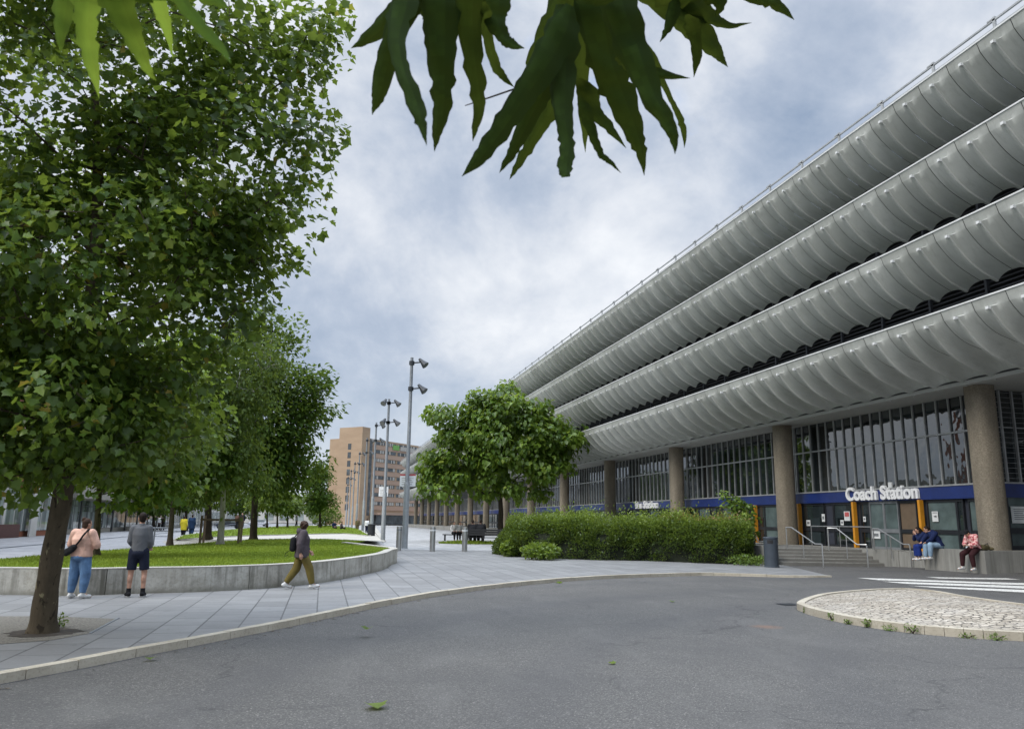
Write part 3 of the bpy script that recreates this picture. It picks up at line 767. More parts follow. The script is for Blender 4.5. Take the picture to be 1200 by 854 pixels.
# dark screens in the open gaps, back wall
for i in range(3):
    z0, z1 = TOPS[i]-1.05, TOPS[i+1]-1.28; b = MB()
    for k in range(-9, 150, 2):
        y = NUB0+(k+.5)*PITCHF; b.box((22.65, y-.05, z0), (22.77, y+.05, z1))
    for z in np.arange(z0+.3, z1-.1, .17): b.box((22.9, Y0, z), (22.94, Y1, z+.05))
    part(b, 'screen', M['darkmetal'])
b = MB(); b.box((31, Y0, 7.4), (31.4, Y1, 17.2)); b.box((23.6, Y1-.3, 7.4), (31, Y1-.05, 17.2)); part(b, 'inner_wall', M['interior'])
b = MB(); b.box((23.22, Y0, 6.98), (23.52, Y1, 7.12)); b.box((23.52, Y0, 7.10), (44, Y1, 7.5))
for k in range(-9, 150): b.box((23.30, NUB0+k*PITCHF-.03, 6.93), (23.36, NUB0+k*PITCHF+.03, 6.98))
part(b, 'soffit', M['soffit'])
# columns
for i in range(NCOL):
    y = COLY0+COLD*i; b = MB(); ring = []
    for z in (0., 7.09):
        r = .475; ring.append([(COLX+(abs(math.cos(t))**.75*math.copysign(1, math.cos(t)))*r*1.0, y+(abs(math.sin(t))**.75*math.copysign(1, math.sin(t)))*r, z) for t in np.linspace(0, 2*PI, 41)[:-1]])
    b.loft(ring); part(b, 'column', M['column'], smooth=True)
# podium
b = MB(); b.box((22.6, 38.6, 0), (45, Y1-6, PODZ)); b.box((24.0, 25.4, .0), (45, 38.58, PODZ)); part(b, 'podium', M['plinth'])
# hall body behind the glass
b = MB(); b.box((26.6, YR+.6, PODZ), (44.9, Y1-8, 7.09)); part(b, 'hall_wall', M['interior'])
GZ0, GZ1, TRZ, FZ0 = 3.42, 7.09, 5.62, 2.88
def bay(ya, yb, detail=True, sub=18):
    w = MB(); w.box((XG+.06, ya, GZ0+.05), (XG+.09, yb, GZ1)); p = part(w, 'window', M['glass'])
    fr_ = MB()
    for i in range(sub+1):
        y = ya+.06+(yb-ya-.12)*i/sub; fr_.box((XG-.012, y-.03, GZ0+.06), (XG+.055, y+.03, GZ1-.003))
    fr_.box((XG-.016, ya, TRZ-.04), (XG+.052, yb, TRZ+.04)); fr_.box((XG-.16, ya, GZ0-.01), (XG+.05, yb, GZ0+.058))
    o = fr_.build('frame', M['mullion']); o.parent = p
    fb = MB(); fb.box((XG-.12, ya, FZ0), (XG+.12, yb, GZ0-.012))
    for k in range(4): fb.box((XG-.128, ya, FZ0+.05+k*.12), (XG-.119, yb, FZ0+.055+k*.12))
    part(fb, 'fascia', M['fascia'])
bays = []
for i in range(NCOL-1):
    ya, yb = COLY0+COLD*i+(.62 if i else .7), COLY0+COLD*(i+1)+.6
    if i == 0: ya = YR+.02
    bay(ya, yb, True, 19 if i == 0 else 18); bays.append((ya, yb))
# lower shop-front / door screen: first bay in detail from the photograph's divisions
def ypx(px, py=605): return PX(px, py, XG)[1]
def screen(ya, yb, mat, z0=PODZ, z1=FZ0-.002, x=XG+.02, name='door'):
    m = MB(); m.box((x, min(ya, yb), z0), (x+.04, max(ya, yb), z1)); return part(m, name, mat)
rows = [(941,966,'doorglass'),(968,977,'ink'),(978,1000,'doorglass'),(1009,1019,'doorglass'),(1020,1036,'paleglass'),(1037,1053,'paleglass'),(1055,1075,'timber'),(1088,1122,'paleglass'),(1123,1130,'doorglass'),(1137,1147,'paleglass')]
for a, c_, mt in rows:
    ya, yb = ypx(a), ypx(c_); lo, hi = min(ya, yb)+.03, max(ya, yb)-.03
    p = screen(lo, hi, M[mt], PODZ+.1, FZ0-.12)
    f = MB()
    for yy in (lo-.05, hi): f.box((XG-.03, yy, PODZ), (XG+.07, yy+.05, FZ0-.003))
    f.box((XG-.03, lo, PODZ), (XG+.07, hi, PODZ+.1)); f.box((XG-.03, lo, FZ0-.12), (XG+.07, hi, FZ0-.003)); f.box((XG-.025, lo, 1.42), (XG+.065, hi, 1.60))
    o = f.build('frame', M['darkmetal'] if mt != 'paleglass' or a > 1080 else M['galv']); o.parent = p
b = MB(); b.box((XG+.10, YR+.05, PODZ), (XG+.14, COLY0+COLD+.5, FZ0-.003)); part(b, 'door_backing', M['ink'])
for px in (939.8, 1004.5, 1083):
    y = ypx(px, 600); b = MB(); b.box((XG-.26, y-.07, PODZ), (XG-.06, y+.07, FZ0-.004)); part(b, 'door_post', M['orange'])
y = PX(888, 600, XG)[1]; b = MB(); b.box((XG-.26, y-.07, PODZ), (XG-.06, y+.07, FZ0-.004)); part(b, 'door_post', M['orange'])
# notices on the doors
for (px0, py0, px1, py1, kind) in [(989,599,996.5,610,1),(985,609,989,615,0),(963,602,967,611,0),(945,609,950,616,0),(1011.5,605,1015,611,0),(1092,599,1100,611,2),(1078.5,602,1081.5,607,0),(1079,608,1082,615,0),(1022,622,1032,631,0)]:
    p = PX(px0, py0, XG-.03); q = PX(px1, py1, XG-.03); ya, yb = sorted((p[1], q[1])); za, zb = sorted((p[2], q[2]))
    n_ = MB(); n_.box((XG-.040, ya, za), (XG-.032, yb, zb)); o = part(n_, 'notice', M['paper'])
    d = MB(); w_, h_ = yb-ya, zb-za
    if kind == 2:
        ym, zm = (ya+yb)/2, (za+zb)/2
        d.box((XG-.044, ym-.25*w_, zm-.05*h_), (XG-.0405, ym+.2*w_, zm+.05*h_)); d.add([(XG-.044, ym-.32*w_, zm), (XG-.044, ym-.12*w_, zm+.14*h_), (XG-.044, ym-.12*w_, zm-.14*h_)], [(0, 1, 2), (2, 1, 0)])
        d.box((XG-.044, ya+.12*w_, zb-.16*h_), (XG-.0405, yb-.12*w_, zb-.10*h_))
        i_ = d.build('arrow', M['ink']); i_.parent = o
    elif kind == 1:
        d.box((XG-.044, ya+.12*w_, za+.45*h_), (XG-.0405, yb-.12*w_, zb-.08*h_)); i_ = d.build('picture', M['red']); i_.parent = o
    else:
        d.box((XG-.044, ya+.2*w_, za+.3*h_), (XG-.0405, yb-.2*w_, za+.7*h_)); i_ = d.build('print', M['galv']); i_.parent = o
# simpler screens in the farther bays
for i, (ya, yb) in enumerate(bays[1:], 1):
    n = 8
    for k in range(n):
        a, c_ = ya+(yb-ya)*k/n, ya+(yb-ya)*(k+1)/n
        if i > 6 and k % 2: continue
        c_ = c_ if i <= 6 else ya+(yb-ya)*(k+2)/n
        p = screen(a+.05, c_-.05, M['paleglass'] if random.random() < .3 else M['doorglass'], PODZ+.1, FZ0-.12)
        f = MB(); f.box((XG-.03, a-.04, PODZ), (XG+.07, a+.05, FZ0-.003)); f.box((XG-.03, a+.05, FZ0-.12), (XG+.07, c_-.05, FZ0-.003)); f.box((XG-.03, a+.05, PODZ), (XG+.07, c_-.05, PODZ+.1)); f.box((XG-.025, a+.05, 1.42), (XG+.065, c_-.05, 1.6))
        o = f.build('frame', M['darkmetal']); o.parent = p
# return wall, running into the building at the first column
b = MB(); b.box((XG+.13, YR, GZ0+.05), (45, YR+.03, GZ1)); p = part(b, 'window', M['glass'])
f = MB()
for x in np.arange(XG+.35, 45, .62): f.box((x-.03, YR-.10, GZ0+.06), (x+.03, YR-.004, GZ1-.003))
f.box((XG+.13, YR-.05, TRZ-.02), (45, YR-.012, TRZ+.02)); f.box((XG+.13, YR-.15, GZ0-.01), (45, YR-.003, GZ0+.048))
for z in np.arange(GZ0+.2, GZ1, .2): f.box((XG+.13, YR-.010, z), (45, YR-.002, z+.010))
o = f.build('frame', M['mullion']); o.parent = p
b = MB(); b.box((XG+.13, YR-.1, FZ0), (45, YR+.1, GZ0-.012)); part(b, 'fascia', M['fascia'])
b = MB(); b.box((XG+.13, YR, PODZ), (45, YR+.04, FZ0-.002)); p = part(b, 'door', M['paleglass'])
f = MB()
for x in np.arange(XG+.2, 45, 1.5): f.box((x-.06, YR-.06, PODZ), (x+.06, YR-.003, FZ0-.003))
f.box((XG+.13, YR-.055, PODZ), (45, YR-.005, 1.05)); f.box((XG+.13, YR-.055, 1.5), (45, YR-.005, 1.72)); o = f.build('frame', M['darkmetal']); o.parent = p
q0 = PY(1184, 593, YR-.07); q1 = PY(1206, 613, YR-.07)
b = MB(); b.box((q0[0], YR-.08, q1[2]), (q1[0], YR-.07, q0[2])); o = part(b, 'notice', M['paper'])
d = MB()
for k in range(6): d.box((q0[0]+.12, YR-.084, q0[2]-.12-k*.075), (q1[0]-.15-.05*(k % 3), YR-.0805, q0[2]-.10-k*.075))
o2 = d.build('print', M['ink']); o2.parent = o
# far inner wall of the recess (out of frame to the right)
b = MB(); b.box((44, Y0, -.1), (44.6, YR-.2, 7.09)); part(b, 'recess_wall', M['interior'])

# signs
def text_mesh(txt, size, ext, off=.0):
    cu = bpy.data.curves.new('lettering', 'FONT'); cu.body = txt; cu.size = size; cu.extrude = ext; cu.offset = off; cu.align_x = 'LEFT'; cu.space_character = .98
    ob = bpy.data.objects.new('lettering', cu); COL.objects.link(ob)
    dg = bpy.context.evaluated_depsgraph_get(); me = bpy.data.meshes.new_from_object(ob.evaluated_get(dg))
    bpy.data.objects.remove(ob); return me
def wall_text(txt, y_left, y_right, zc, h, x, label):
    me = text_mesh(txt, 1., .04, .03)
    co = np.zeros(len(me.vertices)*3, np.float32); me.vertices.foreach_get('co', co); co = co.reshape(-1, 3)
    lo, hi = co.min(0), co.max(0); wd = abs(y_left-y_right)
    X = (co[:, 0]-lo[0])/(hi[0]-lo[0])*wd; Z = (co[:, 1]-lo[1])/(hi[1]-lo[1])*h; T = co[:, 2]/.04*.06
    n = np.stack([x-T, y_left-X, zc-h/2+Z], 1).astype(np.float32); me.vertices.foreach_set('co', n.ravel()); me.update()
    me.materials.clear(); me.materials.append(M['white']); me.polygons.foreach_set('use_smooth', np.zeros(len(me.polygons), bool))
    o = bpy.data.objects.new('wall_sign', me); COL.objects.link(o); return tag(o, label, 'sign')
a = PX(992, 580, XG-.2); c_ = PX(1076.5, 578, XG-.2)
wall_text('Coach Station', a[1], c_[1], 3.26, .66, XG-.2, 'white raised Coach Station lettering on the navy fascia')
a = PX(745, 592, XG-.2); c_ = PX(771, 592, XG-.2)
wall_text('Bus Station', a[1], c_[1], 3.2, .62, XG-.2, 'small white Bus Station lettering on navy fascia above the hedge')
b = MB(); p = PX(1044, 568, XG-.1); b.box((XG-.16, p[1]-.12, GZ0+.06), (XG-.1, p[1]+.12, GZ0+.3)); tag(b.build('junction_box', M['paper']), 'tiny white box above the Coach Station lettering', 'box')

# steps up to the doors
SA = P(913, 661.7); SB = P(1057, 663.6, .05)
sx0, sx1, sy0 = SA[0], 23.95, 31.2
b = MB(); rise = PODZ/5
for k in range(5):
    y0_ = sy0+k*.36 + .0
    b.add([(sx0, sy0+.45+k*.36, -.1), (sx1, sy0-1.0+k*.36, -.1), (sx1, 40, -.1), (sx0, 40, -.1), (sx0, sy0+.45+k*.36, rise*(k+1)), (sx1, sy0-1.0+k*.36, rise*(k+1)), (sx1, 40-.002*k, rise*(k+1)), (sx0, 40-.002*k, rise*(k+1))],
          [(0,1,5,4), (4,5,6,7), (3,0,4,7), (1,2,6,5)])
    yo = lambda x: sy0+.45-(x-sx0)/(sx1-sx0)*1.45+k*.36
steps_o = thing('entrance_steps', 'flight of low grey concrete steps rising to the station doors', 'steps'); b.build('steps', M['steps'], steps_o)
nb = MB()
for k in range(5):
    z = rise*(k+1)
    nb.add([(sx0, sy0+.45+k*.36-.004, z-.035), (sx1, sy0-1.0+k*.36-.004, z-.035), (sx1, sy0-1.0+k*.36-.004, z+.003), (sx0, sy0+.45+k*.36-.004, z+.003), (sx1, sy0-1.0+k*.36+.06, z+.003), (sx0, sy0+.45+k*.36+.06, z+.003)], [(0,1,2,3), (3,2,4,5)])
nb.build('nosing', M['plinth'], steps_o)
# side wall of steps by the hedge
b = MB(); b.box((sx0-.45, 31.4, -.1), (sx0-.02, 40, PODZ+.12)); tag(b.build('cheek_wall', M['plinth']), 'pale concrete cheek wall between the hedge and the bin', 'wall')
b = MB(); b.box((sx1+.02, 29.3, -.1), (sx1+.4, 38, PODZ+.02)); tag(b.build('cheek_wall', M['plinth']), 'low concrete cheek wall between the steps and the seated couple', 'wall')
# handrails
def handrail(lo, hi, label):
    r = thing('handrail', label, 'handrail', (0, 0, 0), group='handrails on the station steps')
    lo = np.array(lo, float); hi = np.array(hi, float); up = np.array([0, 0, 1.]); H = .93
    d = (hi-lo); d[2] = 0; d /= np.linalg.norm(d)
    m = MB(); pts = [lo+up*(H-.0)-d*0, lo+up*H+d*.38, hi+up*H-d*.35, hi+up*H]
    m.tube([lo+up*.0, lo+up*(H-.05), lo+up*H+d*.05], .028, 8); m.tube([pts[0], pts[1], pts[2], pts[3]], .028, 8); m.build('rail', M['steel'], r, True)
    for t, base in ((1, hi), (.52, None)):
        m = MB()
        if base is None:
            q = lo+(hi-lo)*t; m.tube([q, q+up*H*.98], .022, 8)
        else: m.tube([base, base+up*H], .028, 8)
        m.build('post', M['steel'], r, True)
    return r
def rail_px(xl, yl, xu, yu, label):
    lo = P(xl, yl, 0.02); hi = P(xu, yu, PODZ); handrail(lo, hi, label)
for (l, u, lab) in [((965, 664.3), (922.5, 643), 'steel handrail nearest the dark bin on the station steps'), ((1017.5, 664.8), (971.5, 644.5), 'middle steel handrail on the station steps'), ((1068.5, 664.8), (1019, 645.5), 'steel handrail on steps nearest the seated couple')]:
    lo = P(*l, 0.02); hi = P(*u, PODZ)
    d = hi-lo; ln = math.hypot(d[0], d[1]); hi2 = lo+d*min(1, 3.0/ln); hi2[2] = PODZ
    # keep the upper post on its sight line by solving for x at that depth
    t = ray(*u); s = (hi2[1])/t[1]; hi2[0] = t[0]*s
    if l[0] > 1060:
        lo = PX(l[0], l[1], sx1-.1); lo[2] = float(road_z(lo[0], lo[1])); hi2 = PX(u[0]+6, u[1], sx1-.1); hi2[1] = min(hi2[1], lo[1]+3.4); hi2[2] = PODZ
    handrail(lo, hi2, lab)
# the left rail seen behind the bush
a0 = P(896, 650, .3); b0 = P(874, 640, PODZ); d = b0-a0; b0 = a0+d/np.linalg.norm(d[:2])*2.2; b0[2] = PODZ+.25; t = ray(876, 640); b0[0] = t[0]*b0[1]/t[1]
handrail((a0[0], a0[1], .0), (b0[0], b0[1], PODZ), 'steel handrail half hidden behind the hedge end')
# glass guard rail at the right of the steps
g0 = P(1035, 625, PODZ); b = MB()
zt_ = PODZ+1.0
gp = [np.array([sx1+.1, 31.0, PODZ]), np.array([sx1+.1, 35.5, PODZ])]
gr = thing('guard_rail', 'thin steel guard rail beside the top of steps', 'railing')
m = MB(); m.tube([gp[0]+U0*1.0, gp[1]+U0*1.0], .025, 8); m.build('rail', M['steel'], gr, True)
for t in (0, .5, 1):
    q = gp[0]+(gp[1]-gp[0])*t; m = MB(); m.tube([q, q+U0*1.0], .02, 8); m.build('post', M['steel'], gr, True)

# low seat wall at the right with its corner
WZ = .86
cor = PX(1156.5, 672.5, 24.2)
wx = None
for X in np.arange(22.5, 26, .02):
    p = PX(1156.5, 672.5, X)
    if p[2]-float(road_z(p[0], p[1])) < .0:
        break
wx = X; wc = PX(1156.5, 672.5, wx)
wt = PX(1156.5, 645.2, wx); WZ = float(wt[2])
SEATX = wx; SEATY = float(wc[1]); WEND = float(PX(1083, 655, wx)[1])
sw = thing('seat_wall', 'low pale concrete wall with a corner beside the right column', 'wall')
b = MB(); b.add([(wx, SEATY, -.2), (45, SEATY-.3, -.2), (45, SEATY+.9, -.2), (wx+.45, SEATY+.7, -.2), (wx+.45, WEND, -.2), (wx, WEND, -.2)]+[(wx+.0, SEATY, WZ), (45, SEATY-.3, WZ), (45, SEATY+.9, WZ), (wx+.45, SEATY+.7, WZ), (wx+.45, WEND, WZ), (wx, WEND, WZ)],
      [(0,1,7,6), (1,2,8,7), (2,3,9,8), (3,4,10,9), (4,5,11,10), (5,0,6,11), (6,7,8,9,10,11)])
b.build('wall', M['plinth'], sw)
b = MB(); b.box((wx+.46, SEATY+.72, 0), (24.0, WEND-.1, PODZ)); b.box((24.0, SEATY+.95, 0), (45, 25.38, PODZ-.004)); b.build('infill', M['steps'], sw)
print('SEAT', wx, SEATY, WZ, float(road_z(wx, SEATY)), 'steps', sx0, sx1)

# ------------------------------------------------------------------ street furniture
def litter_bin(loc, label, mat, h=1.2, r=.29):
    t = thing('litter_bin', label, 'bin', loc)
    m = MB(); m.lathe([(r*1.02, 0), (r*1.02, .04), (r*.97, .05), (r*.97, h*.93), (r*1.03, h*.94), (r*1.03, h*.985), (r*.96, h), (.0, h+.01)], n=28, caps=False); m.build('body', mat, t, True)
    m = MB()
    for k in range(-4, 4):
        a = math.radians(235)+k*.1
        m.add([(math.cos(a)*r*.985, math.sin(a)*r*.985, h*.78), (math.cos(a+.1)*r*.985, math.sin(a+.1)*r*.985, h*.78), (math.cos(a+.1)*r*.985, math.sin(a+.1)*r*.985, h*.9), (math.cos(a)*r*.985, math.sin(a)*r*.985, h*.9)], [(0, 1, 2, 3)])
    m.build('slot', M['black'], t); return t
p = P(904.5, 664.3); litter_bin((p[0], p[1], 0), 'dark slate grey round litter bin in front of the steps', M['bin'], 1.22, .30)
p = P(434.8, 633.4); litter_bin((p[0], p[1], .0), 'black round litter bin by the tip of the lawn', M['binblack'], 1.36, .31)
def bollard(px, py, label):
    p = P(px, py); t = thing('bollard', label, 'bollard', (p[0], p[1], .004), group='steel bollards across the plaza entrance')
    m = MB(); m.lathe([(.155, 0), (.155, 1.30), (.148, 1.34), (0, 1.36)], n=20, caps=False); m.build('post', M['steel'], t, True)
    m = MB(); m.lathe([(.158, 1.12), (.158, 1.2)], n=20, caps=False); m.build('band', M['paper'] if px > 490 else M['galv'], t, True)
bollard(467, 645.2, 'steel bollard at the foot of the tallest light pole'); bollard(506.5, 646, 'middle steel bollard standing alone on the plaza'); bollard(544.3, 646, 'steel bollard in front of the black bench')
# light poles
def light_pole(px, py, ytop, label, sign=None, heads=2, simple=False, extra=False):
    p = P(px, py); ht = None
    # height from the picture row of the top
    dpt = np.linalg.norm(p[:2])
    def prj(z):
        v = np.array([p[0], p[1], z])-CAM; zz = v@FW; x = FPX*(v@R0)/zz; y = -FPX*(v@UP)/zz
        return x*_n+y*_c+CY
    lo, hi = 1., 40.
    for _ in range(40):
        mid = (lo+hi)/2
        if prj(mid) > ytop: lo = mid
        else: hi = mid
    ht = lo
    t = thing('light_pole', label, 'lamp post', (p[0], p[1], 0), group='light poles in a row along the plaza')
    m = MB(); m.lathe([(.27, 0), (.27, .03), (.185, .05), (.175, ht*.33), (.17, ht*.33+.02)], n=14, caps=False); m.build('pole_base', M['polepale'], t, True)
    m = MB(); m.lathe([(.17, ht*.33+.02), (.125, ht*.34), (.095, ht), (0, ht+.02)], n=12, caps=False); m.build('mast', M['galv'], t, True)
    for k in range(heads):
        zc = ht-.35-k*1.65
        for sgn in ((1,) if not extra else (1, -.35)):
            m = MB(); dirx = R0*sgn - F0*(.25 if sgn > 0 else .9)
            dirx = dirx/np.linalg.norm(dirx)
            m.tube([(0, 0, zc), tuple(dirx*.55+U0*(zc+.03))], .05, 6); m.lathe([(.17, zc-.12), (.17, zc+.12)], n=10)
            o = m.build('bracket', M['lampdark'], t, True)
            m = MB(); c0 = dirx*.62+U0*(zc+.12); ax = dirx*.62-U0*.62; ax /= np.linalg.norm(ax)
            m.tube([c0-ax*.18, c0, c0+ax*.08, c0+ax*.40, c0+ax*.44], [.08, .12, .13, .24, .25], 12); o = m.build('floodlight', M['lampdark'], t, True)
            m = MB(); m.tube([c0+ax*.442, c0+ax*.45], [.23, .23], 12); l_ = m.build('lens', M['lens'], o)
    if sign:
        x0, y0s, x1, y1s = sign; q0 = PD(x0, y0s, p[:2]@F0[:2]-.3); q1 = PD(x1, y1s, p[:2]@F0[:2]-.3)
        w = np.linalg.norm((q1-q0)[:2]); hgt = q0[2]-q1[2]; cen = (q0+q1)/2
        sg_ = thing('pole_sign', 'white notice with a red heading on the tallest light pole' if sign[0] > 460 else 'small white notice on the second tallest light pole', 'sign', cen, math.atan2(R0[1], R0[0]))
        m = MB(); m.box((-w/2, -.02, -hgt/2), (w/2, .02, hgt/2)); m.build('board', M['white'], sg_)
        m = MB()
        for k in range(4): m.box((-w*.38, -.024, hgt*(.14-k*.16)), (w*(.36-.09*(k % 2)), -.0205, hgt*(.18-k*.16)))
        m.build('print', M['curtain'], sg_)
        if sign[0] > 460:
            m = MB(); m.box((-w/2, -.025, hgt*.36), (w/2, -.0205, hgt/2)); m.build('heading', M['red'], sg_)
    return t
light_pole(474, 643, 419, 'tallest nearest light pole with two floodlights and a red headed sign', (468.8, 555, 486.8, 570))
light_pole(448.5, 633.8, 467.5, 'second light pole with clustered floodlights and small white sign', (444.3, 570, 454.8, 581.5), extra=True)
light_pole(434.8, 627.5, 495, 'third light pole from the front of the row')
light_pole(424.8, 624, 513, 'slim light pole fourth from the front of the row')
for (px, py, yt, lab) in [(417, 621.5, 529, 'fifth light pole in front of the brick tower'), (412, 619.7, 541, 'sixth light pole in front of the blank brick wall'), (408.2, 618.3, 550, 'seventh light pole, small and far'), (405, 617.2, 558, 'farthest small light pole in front of the brick hotel')]: light_pole(px, py, yt, lab)
# thin mast seen behind the tree
p = P(379, 616); b = MB(); b.lathe([(.12, 0), (.1, 18)], n=8); o = b.build('mast', M['galv'], None, True, (p[0]-3, p[1]*1.1, 0)); tag(o, 'thin bare mast rising beside the brick hotel', 'mast')
# bench beneath the tree with its grass patch
bp = P(566, 637.5); rzb = math.atan2(R0[1], R0[0])
bench = thing('bench', 'black slatted bench under the round tree seen from behind', 'bench', (bp[0], bp[1], 0), rzb)
Lb = 3.1
for k in range(3):
    m = MB(); m.box((-Lb/2, .05+k*.16, .46), (Lb/2, .18+k*.16, .50)); m.build('seat_slat', M['black'], bench)
for k in range(3):
    m = MB(); m.box((-Lb/2, -.06+.02*k, .64+k*.17), (Lb/2, -.02+.02*k, .79+k*.17)); m.build('back_slat', M['black'], bench)
for x in (-Lb/2+.15, 0, Lb/2-.15):
    m = MB(); m.box((x-.04, -.03, 0), (x+.04, .03, 1.15)); m.box((x-.04, .03, .40), (x+.04, .52, .455)); m.box((x-.04, .45, 0), (x+.04, .52, .40)); m.build('leg', M['black'], bench)
tb = P(587, 634.5)
gpoly = [(bp[0]-2.4+5.5*math.cos(t)*.6+2.6, bp[1]+1.8+2.2*math.sin(t)) for t in np.linspace(0, 2*PI, 30)[:-1]]
struct(fill_poly('tree_bed', gpoly, .012, M['grass'])); blades('grass', gpoly, lambda x, y: .012, 2500, .22, 'ragged grass round the foot of the round tree')
# concrete block ramp end by black bin
q = [P(*p_)[:2] for p_ in [(448.5,636),(452,634),(440,622.5),(435,623)]]
b = MB(); zz = [.05, .05, .75, .75]
b.add([(x, y, 0) for x, y in q]+[(x, y, z) for (x, y), z in zip(q, zz)], [(0,1,5,4),(1,2,6,5),(2,3,7,6),(3,0,4,7),(4,5,6,7)]); tag(b.build('ramp_wall', M['cap']), 'pale sloping concrete wedge beside the black bin', 'wall')
# hoop barrier by the lawn's left edge
p = P(182, 637, .1); hb = thing('hoop_barrier', 'low grey metal barrier between the street and the lawn trees', 'barrier', (p[0], p[1], 0))
for x in (-.9, -.1, .7):
    m = MB(); m.tube([(x, 0, 0), (x, 0, 1.1)], .04, 8); m.build('post', M['galv'], hb, True)
m = MB(); m.tube([(-.9, 0, 1.05), (.7, 0, 1.05)], .035, 8); m.tube([(-.9, 0, .55), (.7, 0, .55)], .025, 8); m.build('rail', M['galv'], hb, True)
p = P(54.5, 645); sp_ = thing('sign_post', 'slim white sign post behind the leaning near trunk', 'sign post', (p[0], p[1], 0))
m = MB(); m.tube([(0, 0, 0), (0, 0, 3.6)], .045, 8); m.build('post', M['white'], sp_, True)
m = MB(); m.box((-.25, -.02, 2.7), (.25, .02, 3.5)); m.build('plate', M['white'], sp_)

# ------------------------------------------------------------------ HOTEL
azw = math.radians(42)
ux = np.array([math.sin(azw), math.cos(azw), 0]); uy = np.array([-math.cos(azw), math.sin(azw), 0])   # ux: along windowed facade; uy: towards the back-left
def on_line(px, o, d):           # parameter t where the point o+t*d sits on the column px (at eye level)
    lo, hi = -200., 300.
    def col(t):
        v = (o+t*d); vv = v-CAM; zz = vv@FW; x = FPX*(vv@R0)/zz; y = -FPX*(vv@UP)/zz
        return x*_c-y*_n+CX
    for _ in range(60):
        m_ = (lo+hi)/2
        if (col(m_) < px): lo = m_
        else: hi = m_
    return lo
Dh = 240.
C0 = PD(421, 612, Dh); C0[2] = 0
hotel = thing('hotel', 'brown brick slab hotel with a stair tower and bands of windows', 'building', C0, math.atan2(ux[1], ux[0]))
def colpx(P3):
    v = P3-CAM; zz = v@FW; x = FPX*(v@R0)/zz; y = -FPX*(v@UP)/zz; return x*_c-y*_n+CX, x*_n+y*_c+CY
def zat(P3, yrow):
    lo, hi = 0., 80.
    for _ in range(40):
        m_ = (lo+hi)/2
        if colpx(np.array([P3[0], P3[1], m_]))[1] > yrow: lo = m_
        else: hi = m_
    return lo
Hmain = zat(C0, 512.5); Ht = zat(C0, 500.5); 
Lw = 62.; Lleft = -1
lo, hi = 0., 80.
for _ in range(40):
    m_ = (lo+hi)/2
    if colpx(C0+uy*m_)[0] > 381: lo = m_
    else: hi = m_
Lleft = lo
print('hotel', Hmain, Ht, Lleft, C0)
L1 = 40.; H2 = Hmain-3.4
m = MB(); m.box((0, 0, 0), (L1, Lleft, Hmain)); m.box((L1, .0, 0), (Lw, Lleft, H2)); m.build('walls', M['hotelbrick'], hotel)
m = MB(); m.box((-1.6, -.8, 0), (2.2, Lleft*.62, Ht)); m.build('stair_tower', M['hotelbrick'], hotel)
m = MB(); m.box((2.4, -.05, 3), (4.6, -.02, Hmain-.4)); m.build('stair_glazing', M['hotelglass'], hotel)
nf = 8; fh = (Hmain-5.2)/nf
for k in range(nf):
    z = 5.6+k*fh
    if k == nf-1: xe = L1
    else: xe = Lw
    m = MB(); m.box((5, -.12, z-fh*.32), (xe-.2, -.01, z+fh*.18)); m.build('spandrel', M['hotelband'], hotel)
    for g in range(int((xe-6)/6.0)):
        x0 = 6+g*6.0; w_ = m2 = MB(); w_.box((x0, -.06, z+fh*.25), (x0+5.0, -.02, z+fh*.64)); o = w_.build('window', M['hotelglass'], hotel)
        c_ = MB()
        for j in range(4):
            if random.random() < .7:
                c_ = MB(); c_.box((x0+.1+j*1.22, -.10, z+fh*.26), (x0+.1+j*1.22+random.choice([.45, .75, 1.0]), -.065, z+fh*.63)); c_.build('curtain', M['curtain'], o)
for k in range(8):
    z = 4.5+k*fh*.98; m = MB(); m.box((-1.64, Lleft*.25, z), (-1.58, Lleft*.25+1.3, z+1.9)); m.build('window', M['hotelglass'], hotel)
m = MB(); m.box((5, -2.5, .3), (Lw, -.4, 3.2)); m.build('ground_floor', M['hotelglass'], hotel)
m = MB(); m.box((4.8, -4.0, 3.25), (Lw, -.36, 3.9)); m.build('canopy', M['hotelband'], hotel)
m = MB(); m.box((15, -.3, Hmain-2.6), (18.5, -.2, Hmain-1.0)); m.build('sign_panel', M['green'], hotel)
m = MB(); m.box((19.1, -.3, Hmain-2.6), (27, -.2, Hmain-1.2)); m.build('sign_panel', M['curtain'], hotel)

